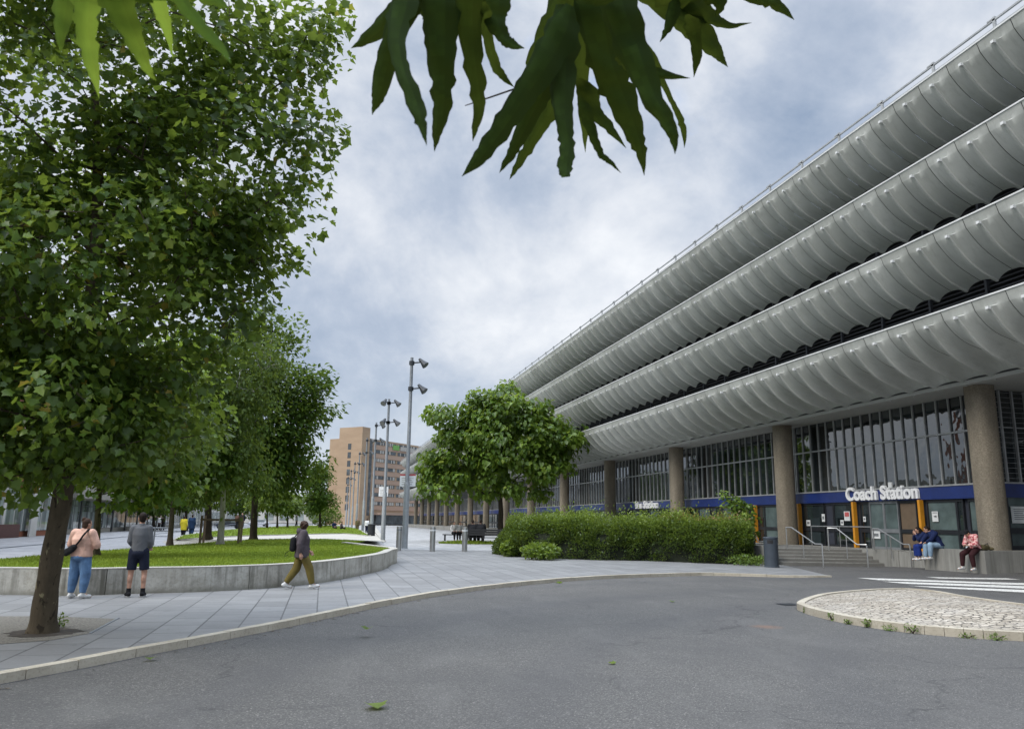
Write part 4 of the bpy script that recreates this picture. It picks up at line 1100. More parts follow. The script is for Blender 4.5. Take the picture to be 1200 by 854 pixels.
# ------------------------------------------------------------------ LEFT STREET SHOPS (facade plane x = -23)
SX = -23.0
def shop_block(name, label, y0, y1, h, wallmat, storeys=2, base=3.6, canopy=None, nwin=6, depth=14, shopmat='shopglass', piers=None):
    t = thing(name, label, 'building', (SX, (y0+y1)/2, 0)); o_ = np.array([0, -(y0+y1)/2, 0])
    m = MB(); m.box((-depth, y0+o_[1], 0), (-.4, y1+o_[1], h)); m.box((-.4, y0+o_[1], base), (-.02, y1+o_[1], h)); m.build('walls', wallmat, t)
    n = nwin; w = (y1-y0)/n
    for k in range(n):
        ya = y0+o_[1]+k*w
        m = MB(); m.box((-.395, ya+.25, .45), (-.36, ya+w-.25, base-.4)); wn = m.build('shop_window', M[shopmat], t)
        f = MB()
        for q in np.linspace(ya+.25, ya+w-.25, 4): f.box((-.36, q-.05, .45), (-.345, q+.05, base-.4))
        f.box((-.36, ya+.25, base-1.0), (-.347, ya+w-.25, base-.92)); f.build('frame', M['white'] if piers is None else piers, wn)
        m = MB(); m.box((-.39, ya-.25, 0), (-.30, ya+.25, base-.003)); m.build('pier', wallmat if piers is None else piers, t)
        for s_ in range(storeys):
            z = base+1.0+s_*3.2
            if z+1.7 < h:
                m = MB(); m.box((-.03, ya+w*.15, z), (.03, ya+w*.85, z+1.6)); wn = m.build('window', M['shopglass'], t)
                f = MB(); f.box((-.0, ya+w*.15-.06, z-.08), (.09, ya+w*.85+.06, z)); f.box((.031, ya+w*.5-.04, z), (.06, ya+w*.5+.04, z+1.6)); f.build('frame', M['white'], wn)
    if canopy:
        m = MB(); m.box((-.01, y0+o_[1], base-.25), (.9, y1+o_[1], base+1.0)); m.build('canopy', canopy, t)
    return t
shop_block('shop_building', 'row of old shops with teal, white and maroon fronts at far left', 36, 79, 15, M['shopbrick'], 3, 4.2, None, 7, piers=M['shopwhite'])
shop_block('shop_building', 'low glass fronted shop with a beige canopy beyond the woman', 80, 136, 7.5, M['shopbeige'], 1, 3.6, M['shopbeige'], 9, piers=M['darkmetal'])
shop_block('shop_building', 'grey clad shop building beyond the canopy, behind the lawn trees', 150, 230, 13, M['shopgrey'], 3, 4., None, 12)
t = shop_block('shop_building', 'shop with a rainbow coloured awning beyond the low canopy', 137, 149, 9, M['shopwhite'], 1, 4.2, None, 2)
for k, mt in enumerate(('awngreen', 'awnyellow', 'awnblue')):
    m = MB(); m.box((-.02+.02*k, -5.5+k*3.6, 3.7), (2.2, -5.5+k*3.6+3.5, 5.6)); m.build('awning', M[mt], t)
for y, mt, w in [(57, 'teal', 2.2), (60.5, 'shopwhite', 1.0), (66, 'maroon', 6.), (72, 'shopwhite', 1.5)]:
    m = MB(); m.box((SX-.02, y-w/2, .0), (SX+.12, y+w/2, 4.6 if mt != 'maroon' else 1.0)); tag(m.build('shopfront_panel', M[mt]), {'teal': 'teal shopfront panel at far left edge', 'maroon': 'maroon low stall riser of the old shopfront', 'shopwhite': 'narrow white shopfront pilaster' + (' nearest the leaning trunk' if y > 70 else ' beside the teal panel')}[mt], 'shopfront')
# distant buildings closing the view
def far_block(c, size, mat, label, rz=0., rows=2, n=6):
    t = thing('far_building', label, 'building', (c[0], c[1], 0), rz); sx_, sy_, h = size
    m = MB(); m.box((-sx_/2, -sy_/2, 0), (sx_/2, sy_/2, h)); m.build('walls', mat, t)
    m = MB(); m.box((-sx_/2-.2, -sy_/2-.2, h+.002), (sx_/2+.2, sy_/2+.2, h+.5)); m.build('parapet', M['shopgrey'], t)
    for r in range(rows):
        for k in range(n):
            x = -sx_/2+sx_*(k+.2)/n; z = 1.+r*(h-1)/rows
            m = MB(); m.box((x, -sy_/2-.05, z), (x+sx_*.6/n, -sy_/2+.02, z+(h/rows)*.55)); m.build('window', M['shopglass'], t)
p = PD(245, 612, 330); far_block(p, (50, 20, 9), M['shopwhite'], 'pale low building behind the birch and dark trees', -.25)
p = PD(330, 612, 300); far_block(p, (34, 16, 9.5), M['shopwhite'], 'white low building beyond the lawn mound', -.2)
p = PD(355, 612, 320); far_block(p, (20, 16, 7), M['shopbrick'], 'low red brick building left of the hotel', -.2)
p = PD(200, 612, 360); far_block(p, (60, 20, 12), M['shopgrey'], 'grey distant block at the end of the street', -.3)
p = PD(468, 612, 330); far_block(p, (60, 16, 6), M['shopwhite'], 'low pale building at the far end of the plaza', -.2)
# opposite street front on the near left (seen only in the glass)
b = thing('terrace', 'five storey terrace across the road behind the camera', 'building', (-31, 2, 0))
m = MB(); m.box((-14, -60, 0), (0, 32, 15.5)); m.build('walls', M['shopbeige'], b)
for r in range(5):
    for k in range(20):
        m = MB(); m.box((-.02, -58+k*4.5, 1.2+r*2.9), (.06, -55.6+k*4.5, 3.0+r*2.9)); m.build('window', M['carwhite'] if (k+r) % 3 else M['shopglass'], b)

# ------------------------------------------------------------------ TREES
def leaf_template(kind):
    if kind == 'plane':
        V = [(0,0,0),(0,.42,-.05),(0,1,-.10),(.40,.04,.08),(.36,.27,.06),(.56,.50,.09),(.30,.62,.03),(-.40,.04,.08),(-.36,.27,.06),(-.56,.50,.09),(-.30,.62,.03)]
        F = [(0,3,4),(0,4,1),(4,5,6),(4,6,1),(1,6,2),(0,8,7),(0,1,8),(8,10,9),(8,1,10),(1,2,10)]
    elif kind == 'broad':
        V = [(0,0,0),(0,.5,-.05),(0,1,-.16),(.36,.02,.05),(.42,.42,.07),(.2,.78,.0),(-.36,.02,.05),(-.42,.42,.07),(-.2,.78,.0)]
        F = [(0,3,4),(0,4,1),(1,4,5),(1,5,2),(0,7,6),(0,1,7),(1,8,7),(1,2,8)]
    else:
        V = [(0,0,0),(.27,.45,.07),(0,1,-.05),(-.27,.45,.07)]; F = [(0,1,2),(0,2,3)]
    return np.array(V, float), np.array(F, int)
def norm(a): return a/(np.linalg.norm(a, axis=-1, keepdims=True)+1e-9)
def leaves_mesh(name, pos, out, size, kind, mat, parent, tint, droop=.5, upness=.8, flat=.45, rng=RNG):
    T, F = leaf_template(kind); n = len(pos)
    f = norm(out*.8 + rng.normal(0, .55, (n, 3)) + np.array([0, 0, -droop]))
    nr = norm(np.array([0, 0, upness]) + out*.45 + rng.normal(0, flat, (n, 3)))
    r = norm(np.cross(f, nr)); nr = np.cross(r, f)
    s = size*rng.uniform(.5, 1.4, n); cu = rng.uniform(.2, 2.4, n)[:, None, None]
    V = pos[:, None, :] + s[:, None, None]*(T[None, :, 0:1]*r[:, None, :] + T[None, :, 1:2]*f[:, None, :] + cu*T[None, :, 2:3]*nr[:, None, :])
    k = len(T); Fa = (F[None] + (np.arange(n)*k)[:, None, None]).reshape(-1, 3)
    return fast_mesh(name, V.reshape(-1, 3), Fa, mat, np.repeat(tint, len(F)), parent)
def make_tree(name, label, cat, base, trunk, blobs, nclus, nleaf, lsize, kind, leafmat, barkmat, group=None, clr=.5, seed=1, shell=.55, droop=.5, flat=.45, upness=.8, limb_r=.5, extra_twigs=0, weep=0., tintbias=0.):
    """trunk: list of (point, radius) in world space; blobs: (centre, (rx,ry,rz)) in world space"""
    rng = np.random.default_rng(seed); base = np.array(base, float)
    t = thing(name, label, cat, base, 0, group)
    vol = np.array([max(1e-3, r[0]*r[1]*r[2])**.72 for _, r in blobs]); pr_ = vol/vol.sum()
    cs = []; outs = []
    tries = 0
    while len(cs) < nclus and tries < nclus*30:
        tries += 1
        i = rng.choice(len(blobs), p=pr_); c, r = np.array(blobs[i][0]), np.array(blobs[i][1])
        d = rng.normal(0, 1, 3); d /= np.linalg.norm(d); rad = (shell+(1-shell)*rng.random()) if rng.random() < .75 else rng.random()**.6
        p = c+d*r*rad
        if any(np.sum(((p-np.array(c2))/np.array(r2))**2) < .35*shell for c2, r2 in blobs) and rng.random() < .55: continue
        cs.append(p); outs.append(d)
    cs = np.array(cs); outs = np.array(outs)
    # skeleton: grow from the trunk outward
    nodes = []; par = []; rad0 = []
    tp = [np.array(p, float) for p, _ in trunk]; tr = [r for _, r in trunk]
    fine = []
    for i in range(len(tp)-1):
        m = max(2, int(np.linalg.norm(tp[i+1]-tp[i])/.5))
        for j in range(m): fine.append((tp[i]+(tp[i+1]-tp[i])*j/m, tr[i]+(tr[i+1]-tr[i])*j/m))
    fine.append((tp[-1], tr[-1]))
    # limbs start above the crown base height
    zs = cs[:, 2].min(); start = 0
    for i, (p, r) in enumerate(fine):
        nodes.append(p); par.append(i-1); rad0.append(r)
        if p[2] < zs-.4: start = i
    start = min(start, len(fine)-2)
    ntr = len(nodes); top = fine[-1][0]
    order = np.argsort(np.linalg.norm(cs-np.array(fine[start][0]), axis=1)*.6 + np.linalg.norm(cs-top, axis=1)*.4)
    load = {}
    allowed = list(range(start, ntr))
    plen = [0.]*ntr
    for ci in order:
        c = cs[ci]; A = np.array([nodes[k] for k in allowed]); d = np.linalg.norm(A-c, axis=1)
        pen = np.array([plen[k] for k in allowed])*.25 + np.where(A[:, 2] > c[2]+.2, (A[:, 2]-c[2])*.6, 0)
        k = allowed[int(np.argmin(d+pen))]
        p0 = nodes[k]; L = np.linalg.norm(c-p0); m = max(1, int(L/(.45 if L < 4 else .8)))
        prev = k; side = rng.normal(0, .12*L, 3)
        for j in range(1, m+1):
            s = j/m; q = p0+(c-p0)*s + side*math.sin(PI*s)*.8 + np.array([0, 0, .10*L*math.sin(PI*s)])
            nodes.append(q); par.append(prev); plen.append(plen[prev]+L/m); prev = len(nodes)-1; allowed.append(prev); rad0.append(0)
        load[prev] = load.get(prev, 0)+1
    N = len(nodes); cnt = np.zeros(N)
    for k, v in load.items(): cnt[k] += v
    for k in range(N-1, 0, -1):
        if par[k] >= 0: cnt[par[k]] += cnt[k]
    mb = MB(); tn = 16 if tr[0] > .12 else 10
    tpts = catmull([np.append(p, r) for p, r in fine[::2]]+[np.append(*fine[-1])] if len(fine) > 4 else [np.append(p, r) for p, r in fine], 3)
    mb.tube([q[:3]-base for q in tpts], [q[3]*(1+.04*math.sin(i*1.7)) for i, q in enumerate(tpts)], tn)
    mx = max(cnt[ntr:].max(), 1) if N > ntr else 1
    rl = np.array([max(.008, limb_r*tr[-1]*1.6*(c/mx)**.45) if c > 0 else .008 for c in cnt])
    for k in range(ntr, N):
        p = par[k]; ra = min(rl[p], rad0[p]*.8) if p < ntr else rl[p]
        mb.tube([nodes[p]-base, nodes[k]-base], [min(ra, rl[k]*1.5), rl[k]], 5, caps=False)
    mb.build('trunk', barkmat, t, True)
    # leaves
    per = rng.poisson(nleaf/len(cs), len(cs)); idx = np.repeat(np.arange(len(cs)), per); n = len(idx)
    off = rng.normal(0, 1, (n, 3)); off *= (np.minimum(1, 1.75/np.linalg.norm(off, axis=1)))[:, None]; off *= clr*np.array([1, 1, .62])
    pos = cs[idx]+off
    if weep: pos[:, 2] -= np.abs(rng.normal(0, weep, n))
    ctr = np.array(blobs[0][0]); o = norm(.6*norm(pos-ctr)+.7*norm(off))
    ct = rng.normal(0, .13, len(cs))
    tint = np.clip(rng.beta(2.2, 2.2, n)*.8+.08+ct[idx]+tintbias, 0, 1); yl = rng.random(n) < .012; tint[yl] = 1.
    tint[~yl] = np.minimum(tint[~yl], .94)
    leaves_mesh('crown', pos-base, o, lsize, kind, leafmat, t, tint, droop, upness, flat, rng)
    return t
def blob(px, py, rx, ry, depth, dd=0., rd=None):
    c = PD(px, py, depth+dd); k = (depth+dd)/935.; return (c, (rx*k, (rd if rd else rx*k), ry*k))
def trunk_px(pts, depth, r):
    return [(PD(px, py, depth+(q[2] if len(q) > 2 else 0)), rr) for q, rr in zip(pts, r) for px, py in [q[:2]]]

# near leaning plane tree
dn = float((NT-CAM)@FW)
tk = [(NT+np.array([0, 0, -.05]), .235)]+trunk_px([(51,725),(55,690),(63,640),(72,590),(80,540),(92,470),(105,390),(112,300),(115,200),(110,90),(105,-40)], dn, [.185,.158,.146,.136,.13,.122,.11,.09,.07,.05,.03])
bl = [blob(95,330,185,150,dn,0,2.6), blob(70,120,190,150,dn,.3,2.6), blob(225,205,115,120,dn,0,1.7), blob(300,70,70,75,dn,.3,1.0), blob(50,480,130,88,dn,-.4,2.2), blob(165,490,95,80,dn,.4,1.8),
      blob(325,200,45,55,dn,0,.7), blob(-110,320,190,230,dn,0,2.6), blob(60,-70,230,110,dn,0,2.4), blob(265,285,62,45,dn,.2,1.0), blob(352,22,34,32,dn,.2,.5), blob(356,160,24,18,dn,.1,.4), blob(378,30,13,14,dn,.3,.3), blob(345,235,22,18,dn,-.2,.4), blob(318,305,20,16,dn,.2,.4), blob(378,158,9,8,dn,.1,.2), blob(290,350,22,18,dn,.0,.4), blob(235,400,55,60,dn,.3,1.), blob(10,540,80,38,dn,-.8,1.2)]
make_tree('plane_tree', 'leaning plane tree with mottled bark in the near pavement at left', 'tree', NT, tk, bl, 500, 47000, .114, 'plane', M['leafplane'], M['barkplane'], clr=.33, seed=5, shell=.5, droop=.45, flat=.6, limb_r=.75)

# trees on the lawn and beyond: base pixel, depth from the ground height
def dep(px, py, z): return float((P(px, py, z)-CAM)@FW)
def lawn_tree(name, label, px, py, z, tops, blobs_px, r0, ncl, nl, ls, kind, lm, bm, **kw):
    d = dep(px, py, z); B = P(px, py, z)
    tk = [(B-np.array([0, 0, .05]), r0*1.35)]+trunk_px(tops, d, [r0*f for f in np.linspace(1, .35, len(tops))])
    make_tree(name, label, 'tree', B, tk, [blob(a, b_, c_, e_, d, (q[0] if q else 0.), (q[1] if len(q) > 1 else None)) for a, b_, c_, e_, *q in blobs_px], ncl, nl, ls, kind, lm, bm, **kw)
GT = 'trees on the lawns'
lawn_tree('plane_tree', 'slim plane tree on the lawn directly beyond the woman', 112.5, 650, .5, [(112.6,640),(115,600),(118,540),(122,470)], [(150,520,75,70),(120,450,70,70),(190,480,60,70),(80,525,60,40),(175,562,45,24)], .115, 100, 9000, .2, 'plane', M['leafplane'], M['barkplane'], group=GT, clr=.6, seed=21)
lawn_tree('plane_tree', 'thin young plane tree on the lawn right of the man in shorts', 199, 637, .5, [(199.5,630),(202,600),(205,560),(208,500)], [(212,500,45,60),(185,535,42,40),(232,535,36,38),(215,430,38,50)], .13, 90, 8000, .24, 'plane', M['leafplane'], M['barkplane'], group=GT, clr=.65, seed=22)
lawn_tree('birch_tree', 'pale barked birch with fine drooping foliage on the lawn', 258, 637, .5, [(258.5,630),(260,610),(261.5,585),(263,540),(266,480)], [(262,490,42,65),(285,430,45,60),(240,530,30,40),(285,535,30,38)], .16, 120, 11000, .19, 'simple', M['leafbirch'], M['barkbirch'], group=GT, clr=.6, seed=23, weep=.55, droop=1.2)
lawn_tree('dark_tree', 'tall dark green tree with straight trunk on the far edge of the lawn', 297, 632.5, .5, [(297,626),(298,605),(299,575),(302,520),(306,450),(309,400)], [(312,490,62,60),(308,420,42,58),(345,500,36,28),(340,540,38,30),(275,520,45,55),(262,455,38,48),(355,450,22,22),(372,478,16,12),(310,548,50,28),(330,395,14,22),(290,385,20,30)], .21, 230, 21000, .29, 'simple', M['leafdark'], M['bark'], group=GT, clr=.62, seed=24, shell=.45)
lawn_tree('staked_tree', 'dark stemmed staked tree behind the birch', 243, 630.5, .5, [(243,625),(244,605),(245,580),(246,550)], [(242,545,34,38),(230,570,20,16),(255,572,18,14)], .26, 60, 4200, .3, 'simple', M['leafdark'], M['bark'], group=GT, clr=.8, seed=25)
lawn_tree('round_tree', 'small conical tree standing before the brick hotel', 375, 617.8, .47, [(375,612),(375,600),(375,585),(374.5,560)], [(374,575,15,25),(372,558,10,18),(383,590,11,10),(364,592,9,9)], .2, 60, 5200, .42, 'simple', M['leafdark'], M['bark'], group=GT, clr=.75, seed=26)
for i, (px, py, tx, w, hh, lab) in enumerate([(313, 618.3, 575, 16, 26, 'small pale green tree on far mound right of the dark tree'), (325, 618.6, 577, 13, 22, 'small pale green tree in the middle of the far mound'), (337, 617.8, 580, 12, 20, 'small pale green tree on far mound nearest the conical tree')]):
    lawn_tree('young_tree', lab, px, py, .47, [(px, py-8), (px, py-20), (px+.5, tx)], [(px, tx+6, w, hh*.6), (px+6, tx+14, w*.6, hh*.35), (px-6, tx+12, w*.6, hh*.35)], .12, 40, 2600, .42, 'simple', M['leafyellow'], M['bark'], group='young trees on the far mound', clr=.7, seed=40+i)
for i, (px, py, x2, w, hh, lab) in enumerate([(218, 621, 575, 24, 28, 'bushy tree far behind the yellow coated person'), (180, 621, 578, 20, 24, 'far street tree right of the beige canopy shop'), (282, 617, 582, 26, 22, 'far tree behind the trunk of the tall dark tree')]):
    lawn_tree('street_tree', lab, px, py, .1, [(px, py-6), (px, py-16), (px, x2)], [(px, x2, w, hh*.7), (px+9, x2+9, w*.6, hh*.45), (px-9, x2+8, w*.6, hh*.45)], .2, 50, 3600, .5, 'simple', M['leafdark'], M['bark'], group='far street trees', clr=1., seed=60+i)
lawn_tree('street_tree', 'green tree in front of the hotel ground floor', 439.5, 614.2, .0, [(439.5, 611), (439.5, 605), (439.5, 594)], [(439.5, 597, 8, 11), (436, 603, 5, 6), (444, 602, 5, 7)], .2, 40, 3200, .6, 'simple', M['leafdark'], M['bark'], group='far street trees', clr=.8, seed=70)
# round broad-leaved tree over the bench
lawn_tree('broadleaf_tree', 'spreading round broad leaved tree over the black bench', 586.5, 634.5, .05, [(586.5,628),(586.6,612),(587,598),(586,580),(585,555),(588,520),(590,490)],
          [(590,515,58,42,0,4.),(540,522,42,28),(640,515,36,26),(585,482,46,24),(517,545,26,18),(560,558,48,14),(662,520,24,20),(630,548,40,16),(524,487,24,14),(597,462,9,12),(568,468,15,10),(507,558,16,11),(652,560,30,6,-1.,1.),(680,514,10,9),(622,490,26,18),(508,575,16,7,-2.,1.),(545,579,28,8,-2.,1.5),(605,574,40,9,-1.5,1.5),(640,476,8,7),(575,470,24,12)], .26, 330, 16500, .36, 'broad', M['leafcatalpa'], M['bark'], clr=.52, seed=31, shell=.68, droop=.95, flat=.32, upness=.9, limb_r=.8)
# stakes round the young trees
d = P(234, 636, .5)
stk = thing('tree_stake', 'timber tree guard of posts and rails beside the birch', 'tree guard', (d[0], d[1], .45))
for dx in (0, 1.75):
    for dy in (0, 1.2):
        m = MB(); m.box((dx-.05, dy-.05, 0), (dx+.05, dy+.05, 1.35)); m.build('post', M['timber'], stk)
m = MB(); m.box((-.05, -.09, 1.1), (1.8, -.055, 1.2)); m.box((-.05, 1.255, 1.1), (1.8, 1.29, 1.2)); m.build('rail', M['timber'], stk)

# ------------------------------------------------------------------ HEDGE, bush, weeds
HA, HB = P(580, 650.5), P(880, 661)
back = np.array([.55, .83, 0])
def hedge_prof(s):   # ground front line, slight bow as in the picture
    ctrl = np.array([P(*q)[:2] for q in [(578,648.5),(600,652),(640,654),(700,656),(760,657),(820,659.5),(860,661),(884,661)]])
    cum = np.concatenate([[0], np.cumsum(np.linalg.norm(np.diff(ctrl, axis=0), axis=1))]); cum /= cum[-1]
    return np.array([np.interp(s, cum, ctrl[:, 0]), np.interp(s, cum, ctrl[:, 1]), 0])
hedge = thing('hedge', 'long rounded clipped hedge in front of the station', 'hedge', hedge_prof(.5))
hb_ = np.array(hedge.location)
rng = np.random.default_rng(77)
def hedge_surf(s, v):
    g = hedge_prof(s); ez = min(1, (s+.03)/.24)**.75*min(1, (1.02-s)/.05)**.5; H = 1.74+.12*math.sin(s*19)+.09*math.sin(s*43+1)
    endf = min(1, (s+.01)/.22)**.42*min(1, (1.012-s)/.06)**.5
    Dp = 4.2*endf; a = v*PI
    x = (1-abs(math.cos(a))**.6*math.copysign(1, math.cos(a)))*.5*Dp; z = math.sin(a)**.42*H*(.25+.75*ez)
    return g+back*x+np.array([0, 0, z])
mb = MB(); rings = []
for s in np.linspace(0, 1, 40): rings.append([hedge_surf(s, v)*1.0-hb_-np.array([0, 0, .22])+back*.2 if False else (hedge_surf(s, v)-hb_)*np.array([1, 1, .9])+back*.16*(1-2*v) for v in np.linspace(.0, 1, 16)])
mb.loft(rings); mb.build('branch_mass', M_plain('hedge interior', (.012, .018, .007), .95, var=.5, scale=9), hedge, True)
n = 60000; S = rng.random(n); Vv = rng.beta(.9, 1.3, n)*.92
grid = np.array([[hedge_surf(s, v) for v in np.linspace(0, 1, 33)] for s in np.linspace(0, 1, 121)])
si, vi = S*120, Vv*32; s0, v0 = np.minimum(si.astype(int), 119), np.minimum(vi.astype(int), 31); fs, fv = (si-s0)[:, None], (vi-v0)[:, None]
pos = grid[s0, v0]*(1-fs)*(1-fv)+grid[s0+1, v0]*fs*(1-fv)+grid[s0, v0+1]*(1-fs)*fv+grid[s0+1, v0+1]*fs*fv
cen = (grid[:, 0]+grid[:, -1])/2; cc = cen[s0]*(1-fs)+cen[s0+1]*fs; cc = cc+np.array([0, 0, .8]); o = norm(pos-cc)
lump = np.sin(pos[:, 0]*2.3+pos[:, 1]*1.1)*np.sin(pos[:, 2]*3.1+pos[:, 0]*1.3)+.6*np.sin(pos[:, 0]*5.1-pos[:, 2]*4)
spr = rng.gamma(1.3, .13, n)*(pos[:, 2] > 1.2)*(rng.random(n) < .5)
pos = pos+o*(rng.normal(0, .06, n)+.10*lump)[:, None]+np.array([0, 0, 1])*spr[:, None]
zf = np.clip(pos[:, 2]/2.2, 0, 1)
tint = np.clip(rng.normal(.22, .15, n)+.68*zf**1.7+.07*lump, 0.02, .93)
red = (rng.random(n) < .35*np.clip((S-.68)*6, 0, 1))*(pos[:, 2] > 1.85) > 0; tint[red] = 1.
kp_ = ~((pos[:, 2] < 1.15) & (lump+rng.normal(0, .35, n) < -.45)); pos, o, tint = pos[kp_], o[kp_], tint[kp_]
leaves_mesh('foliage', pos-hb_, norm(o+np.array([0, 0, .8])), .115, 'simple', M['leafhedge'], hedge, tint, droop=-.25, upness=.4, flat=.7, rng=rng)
def shrub(label, px, py, w, h, n, ls, mat, kind='simple', z=0., cat='shrub', name='shrub', group=None, sd=3):
    r_ = np.random.default_rng(sd+int(px)); B = P(px, py, z); t = thing(name, label, cat, B, 0, group)
    m = MB()
    for k in range(max(5, int(n/90))):
        a = r_.uniform(0, 2*PI); l = r_.uniform(.3, .95); m.tube([(0, 0, 0), (math.cos(a)*w*.2*l, math.sin(a)*w*.2*l, h*.5*l), (math.cos(a)*w*.45*l, math.sin(a)*w*.45*l, h*.9*l)], [.012, .009, .005], 4)
    m.build('stem', M['bark'], t)
    d = r_.normal(0, 1, (n, 3)); d = norm(d); rr = r_.random(n)**.45
    pos = d*rr[:, None]*np.array([w/2, w/2, h*.5])+np.array([0, 0, h*.52]); pos[:, 2] = np.maximum(pos[:, 2], .03)
    leaves_mesh('foliage', pos, norm(d+np.array([0, 0, .4])), ls, kind, mat, t, np.clip(r_.normal(.5, .2, n), 0, .95), droop=.1, flat=.6, rng=r_)
    return t
shrub('light green low shrub at the left foot of the hedge', 597, 652, .9, .75, 420, .15, M['leafyellow'], 'broad')
shrub('wider light green shrub under the hedge front', 634, 655.5, 1.9, .7, 800, .15, M['leafyellow'], 'broad')
shrub('bright green weeds by the cheek wall and bin', 880, 662, 2.0, .4, 500, .14, M['weed'], 'simple')
shrub('round olive shrub on the far mound before the hotel', 381, 617, 5.5, 3.2, 1500, .4, M['leafbirch'], 'simple', .45)
B = P(858, 655); tt = [(B, .04), (B+U0*1.6, .035), (B+U0*3.0+R0*.1, .02)]
make_tree('sapling', 'leafy sapling growing out of the right end of the hedge', 'sapling', B, tt, [(B+U0*2.3+R0*.3, (.9, .9, .7)), (B+U0*3.1, (.35, .35, .45)), (B+U0*1.7+R0*.8, (.6, .6, .6))], 40, 900, .17, 'broad', M['leafcatalpa'], M['bark'], clr=.2, seed=91)
for i, (px, py, w, h, lab) in enumerate([(945,718,.16,.16,'weed tuft at the blunt tip of the island kerb'), (956,720.5,.15,.14,'second weed tuft round the island tip'), (975,727,.18,.2,'tall thin weed against island kerb left part'), (994,731,.28,.12,'spreading weed at the foot of island kerb'), (1016,735,.16,.2,'upright weed on island kerb before its middle'), (1043,739,.3,.12,'low weed left of the biggest tuft'), (1070,742,.34,.24,'biggest weed tuft at the middle of island kerb'), (1134,747.5,.42,.12,'flat weed patch on the island kerb right of middle'), (1168,750,.46,.12,'rightmost flat weed patch at the island kerb')]):
    q = PR(px, py)
    shrub(lab, px, py, w*.8, h*.75, 70, .042, M['weed'], z=-.1, cat='weed', name='weed', group='weeds along the island kerb', sd=i)
shrub('small grass weed beside the leaning trunk base', 69, 735, .22, .2, 50, .06, M['weed'], cat='weed', name='weed')
for (px, py, z, s_, mt, lab) in [(440,828.5,-.09,.22,'leafyellow','yellow green fallen leaf in the foreground road'), (717,777,-.09,.11,'leafbirch','small curled fallen leaf mid road'), (788,705,-.09,.15,'leafdark','dark fallen leaf in the road near the hedge'), (655,683,-.09,.2,'leafdark','dark fallen leaf by the kerb below the hedge'), (430,737,.02,.2,'leafbirch','brown fallen leaf on the pavement kerb'), (176,772,-.08,.14,'leafbirch','pale crumpled leaf by the near kerb')]:
    q = P(px, py, z); t_, F_ = leaf_template('plane'); v_ = t_.copy(); v_[:, 1] -= .45
    v_[:, 2] = np.abs(v_[:, 0])*.5+.25*(v_[:, 1])**2; a = px; c, n_ = math.cos(a), math.sin(a)
    v_ = np.stack([v_[:, 0]*c-v_[:, 1]*n_, v_[:, 0]*n_+v_[:, 1]*c, v_[:, 2]], 1)*s_
    o = fast_mesh('fallen_leaf', v_, F_, M[mt], np.full(len(F_), .8)); o.location = q; tag(o, lab, 'leaf')

# ------------------------------------------------------------------ OVERHANGING NEAR BRANCH
def lobe(mb, pts, depth, fold=.25, seed=0):
    r_ = np.random.default_rng(seed); k = depth/FPX
    (xa, ya, wa_), (xb, yb, _w) = pts[0], pts[1]; pts = [(xa-(xb-xa)*.7, ya-(yb-ya)*.7, wa_*.25)]+list(pts)
    c = catmull([np.array([x, y, w, 0.]) for x, y, *w_ in [(p[0], p[1], p[2]) for p in pts] for w in w_], 6)
    V = []; F = []; n = len(c); d0 = depth+r_.uniform(-.02, .02); slope = r_.uniform(-.0006, .0010)
    for i, q in enumerate(c):
        a = c[max(i-1, 0)][:2]; e = c[min(i+1, n-1)][:2]; t = e-a; t /= np.linalg.norm(t)+1e-9; nn = np.array([-t[1], t[0]])
        w = max(q[2], .15); tooth = .70+(.07*math.sin(i*1.3+seed)+.07*r_.normal()+(.16 if r_.random() < .12 else 0))*(i > 2)
        dd = d0 + slope*(q[1]-c[0][1])*1.0 + .015*math.sin(i/n*3+seed)
        for sgn, f_ in ((1, tooth), (.5, 1), (0, 1), (-.5, 1), (-1, 2-tooth)):
            xy = q[:2]+nn*w*sgn*f_
            V.append(PD(xy[0], xy[1], dd+abs(sgn)*w*k*fold*1.4+ (.12*w*k*math.sin(i*.9+sgn*2))))
    for i in range(n-1):
        for j in range(4): F.append((i*5+j, i*5+j+1, (i+1)*5+j+1, (i+1)*5+j))
    mb.add(V, F)
br = thing('overhanging_branch', 'plane branch with long lobed leaves hanging in from the top edge', 'branch', PD(600, -140, .8))
def bpart(mb, name, mat, parent=br, smooth=True):
    o = mb.build(name, mat, None, False); o.parent = br; o.matrix_parent_inverse = Matrix.Translation(-Vector(br.location))
    if smooth: o.data.polygons.foreach_set('use_smooth', np.ones(len(o.data.polygons), bool))
    a = o.data.attributes.new('tint', 'FLOAT', 'FACE'); q_ = np.arange(len(o.data.polygons)); a.data.foreach_set('value', (np.where((q_ % 4 == 1) | (q_ % 4 == 2), .62, .3)+RNG.normal(0, .05, len(q_))).astype(np.float32)); return o
LA = [[(73,-30,16),(72,0,14),(70,28,10),(70,48,5),(71,64,0)], [(104,-30,16),(97,-5,17),(97,35,13),(105,75,9),(112,98,4),(116,116,0)], [(126,-30,22),(130,-5,20),(146,30,14),(162,62,9),(173,84,5),(183,95,0)], [(170,-30,14),(180,-5,10),(190,20,8),(197,45,4),(203,70,0)], [(190,-30,16),(205,-5,9),(225,22,8),(245,45,7),(262,62,4),(271,75,0)], [(200,-30,20),(232,-8,14),(255,4,7),(268,10,0)], [(150,-60,40),(140,-35,50),(135,-14,44),(132,-4,20)]]
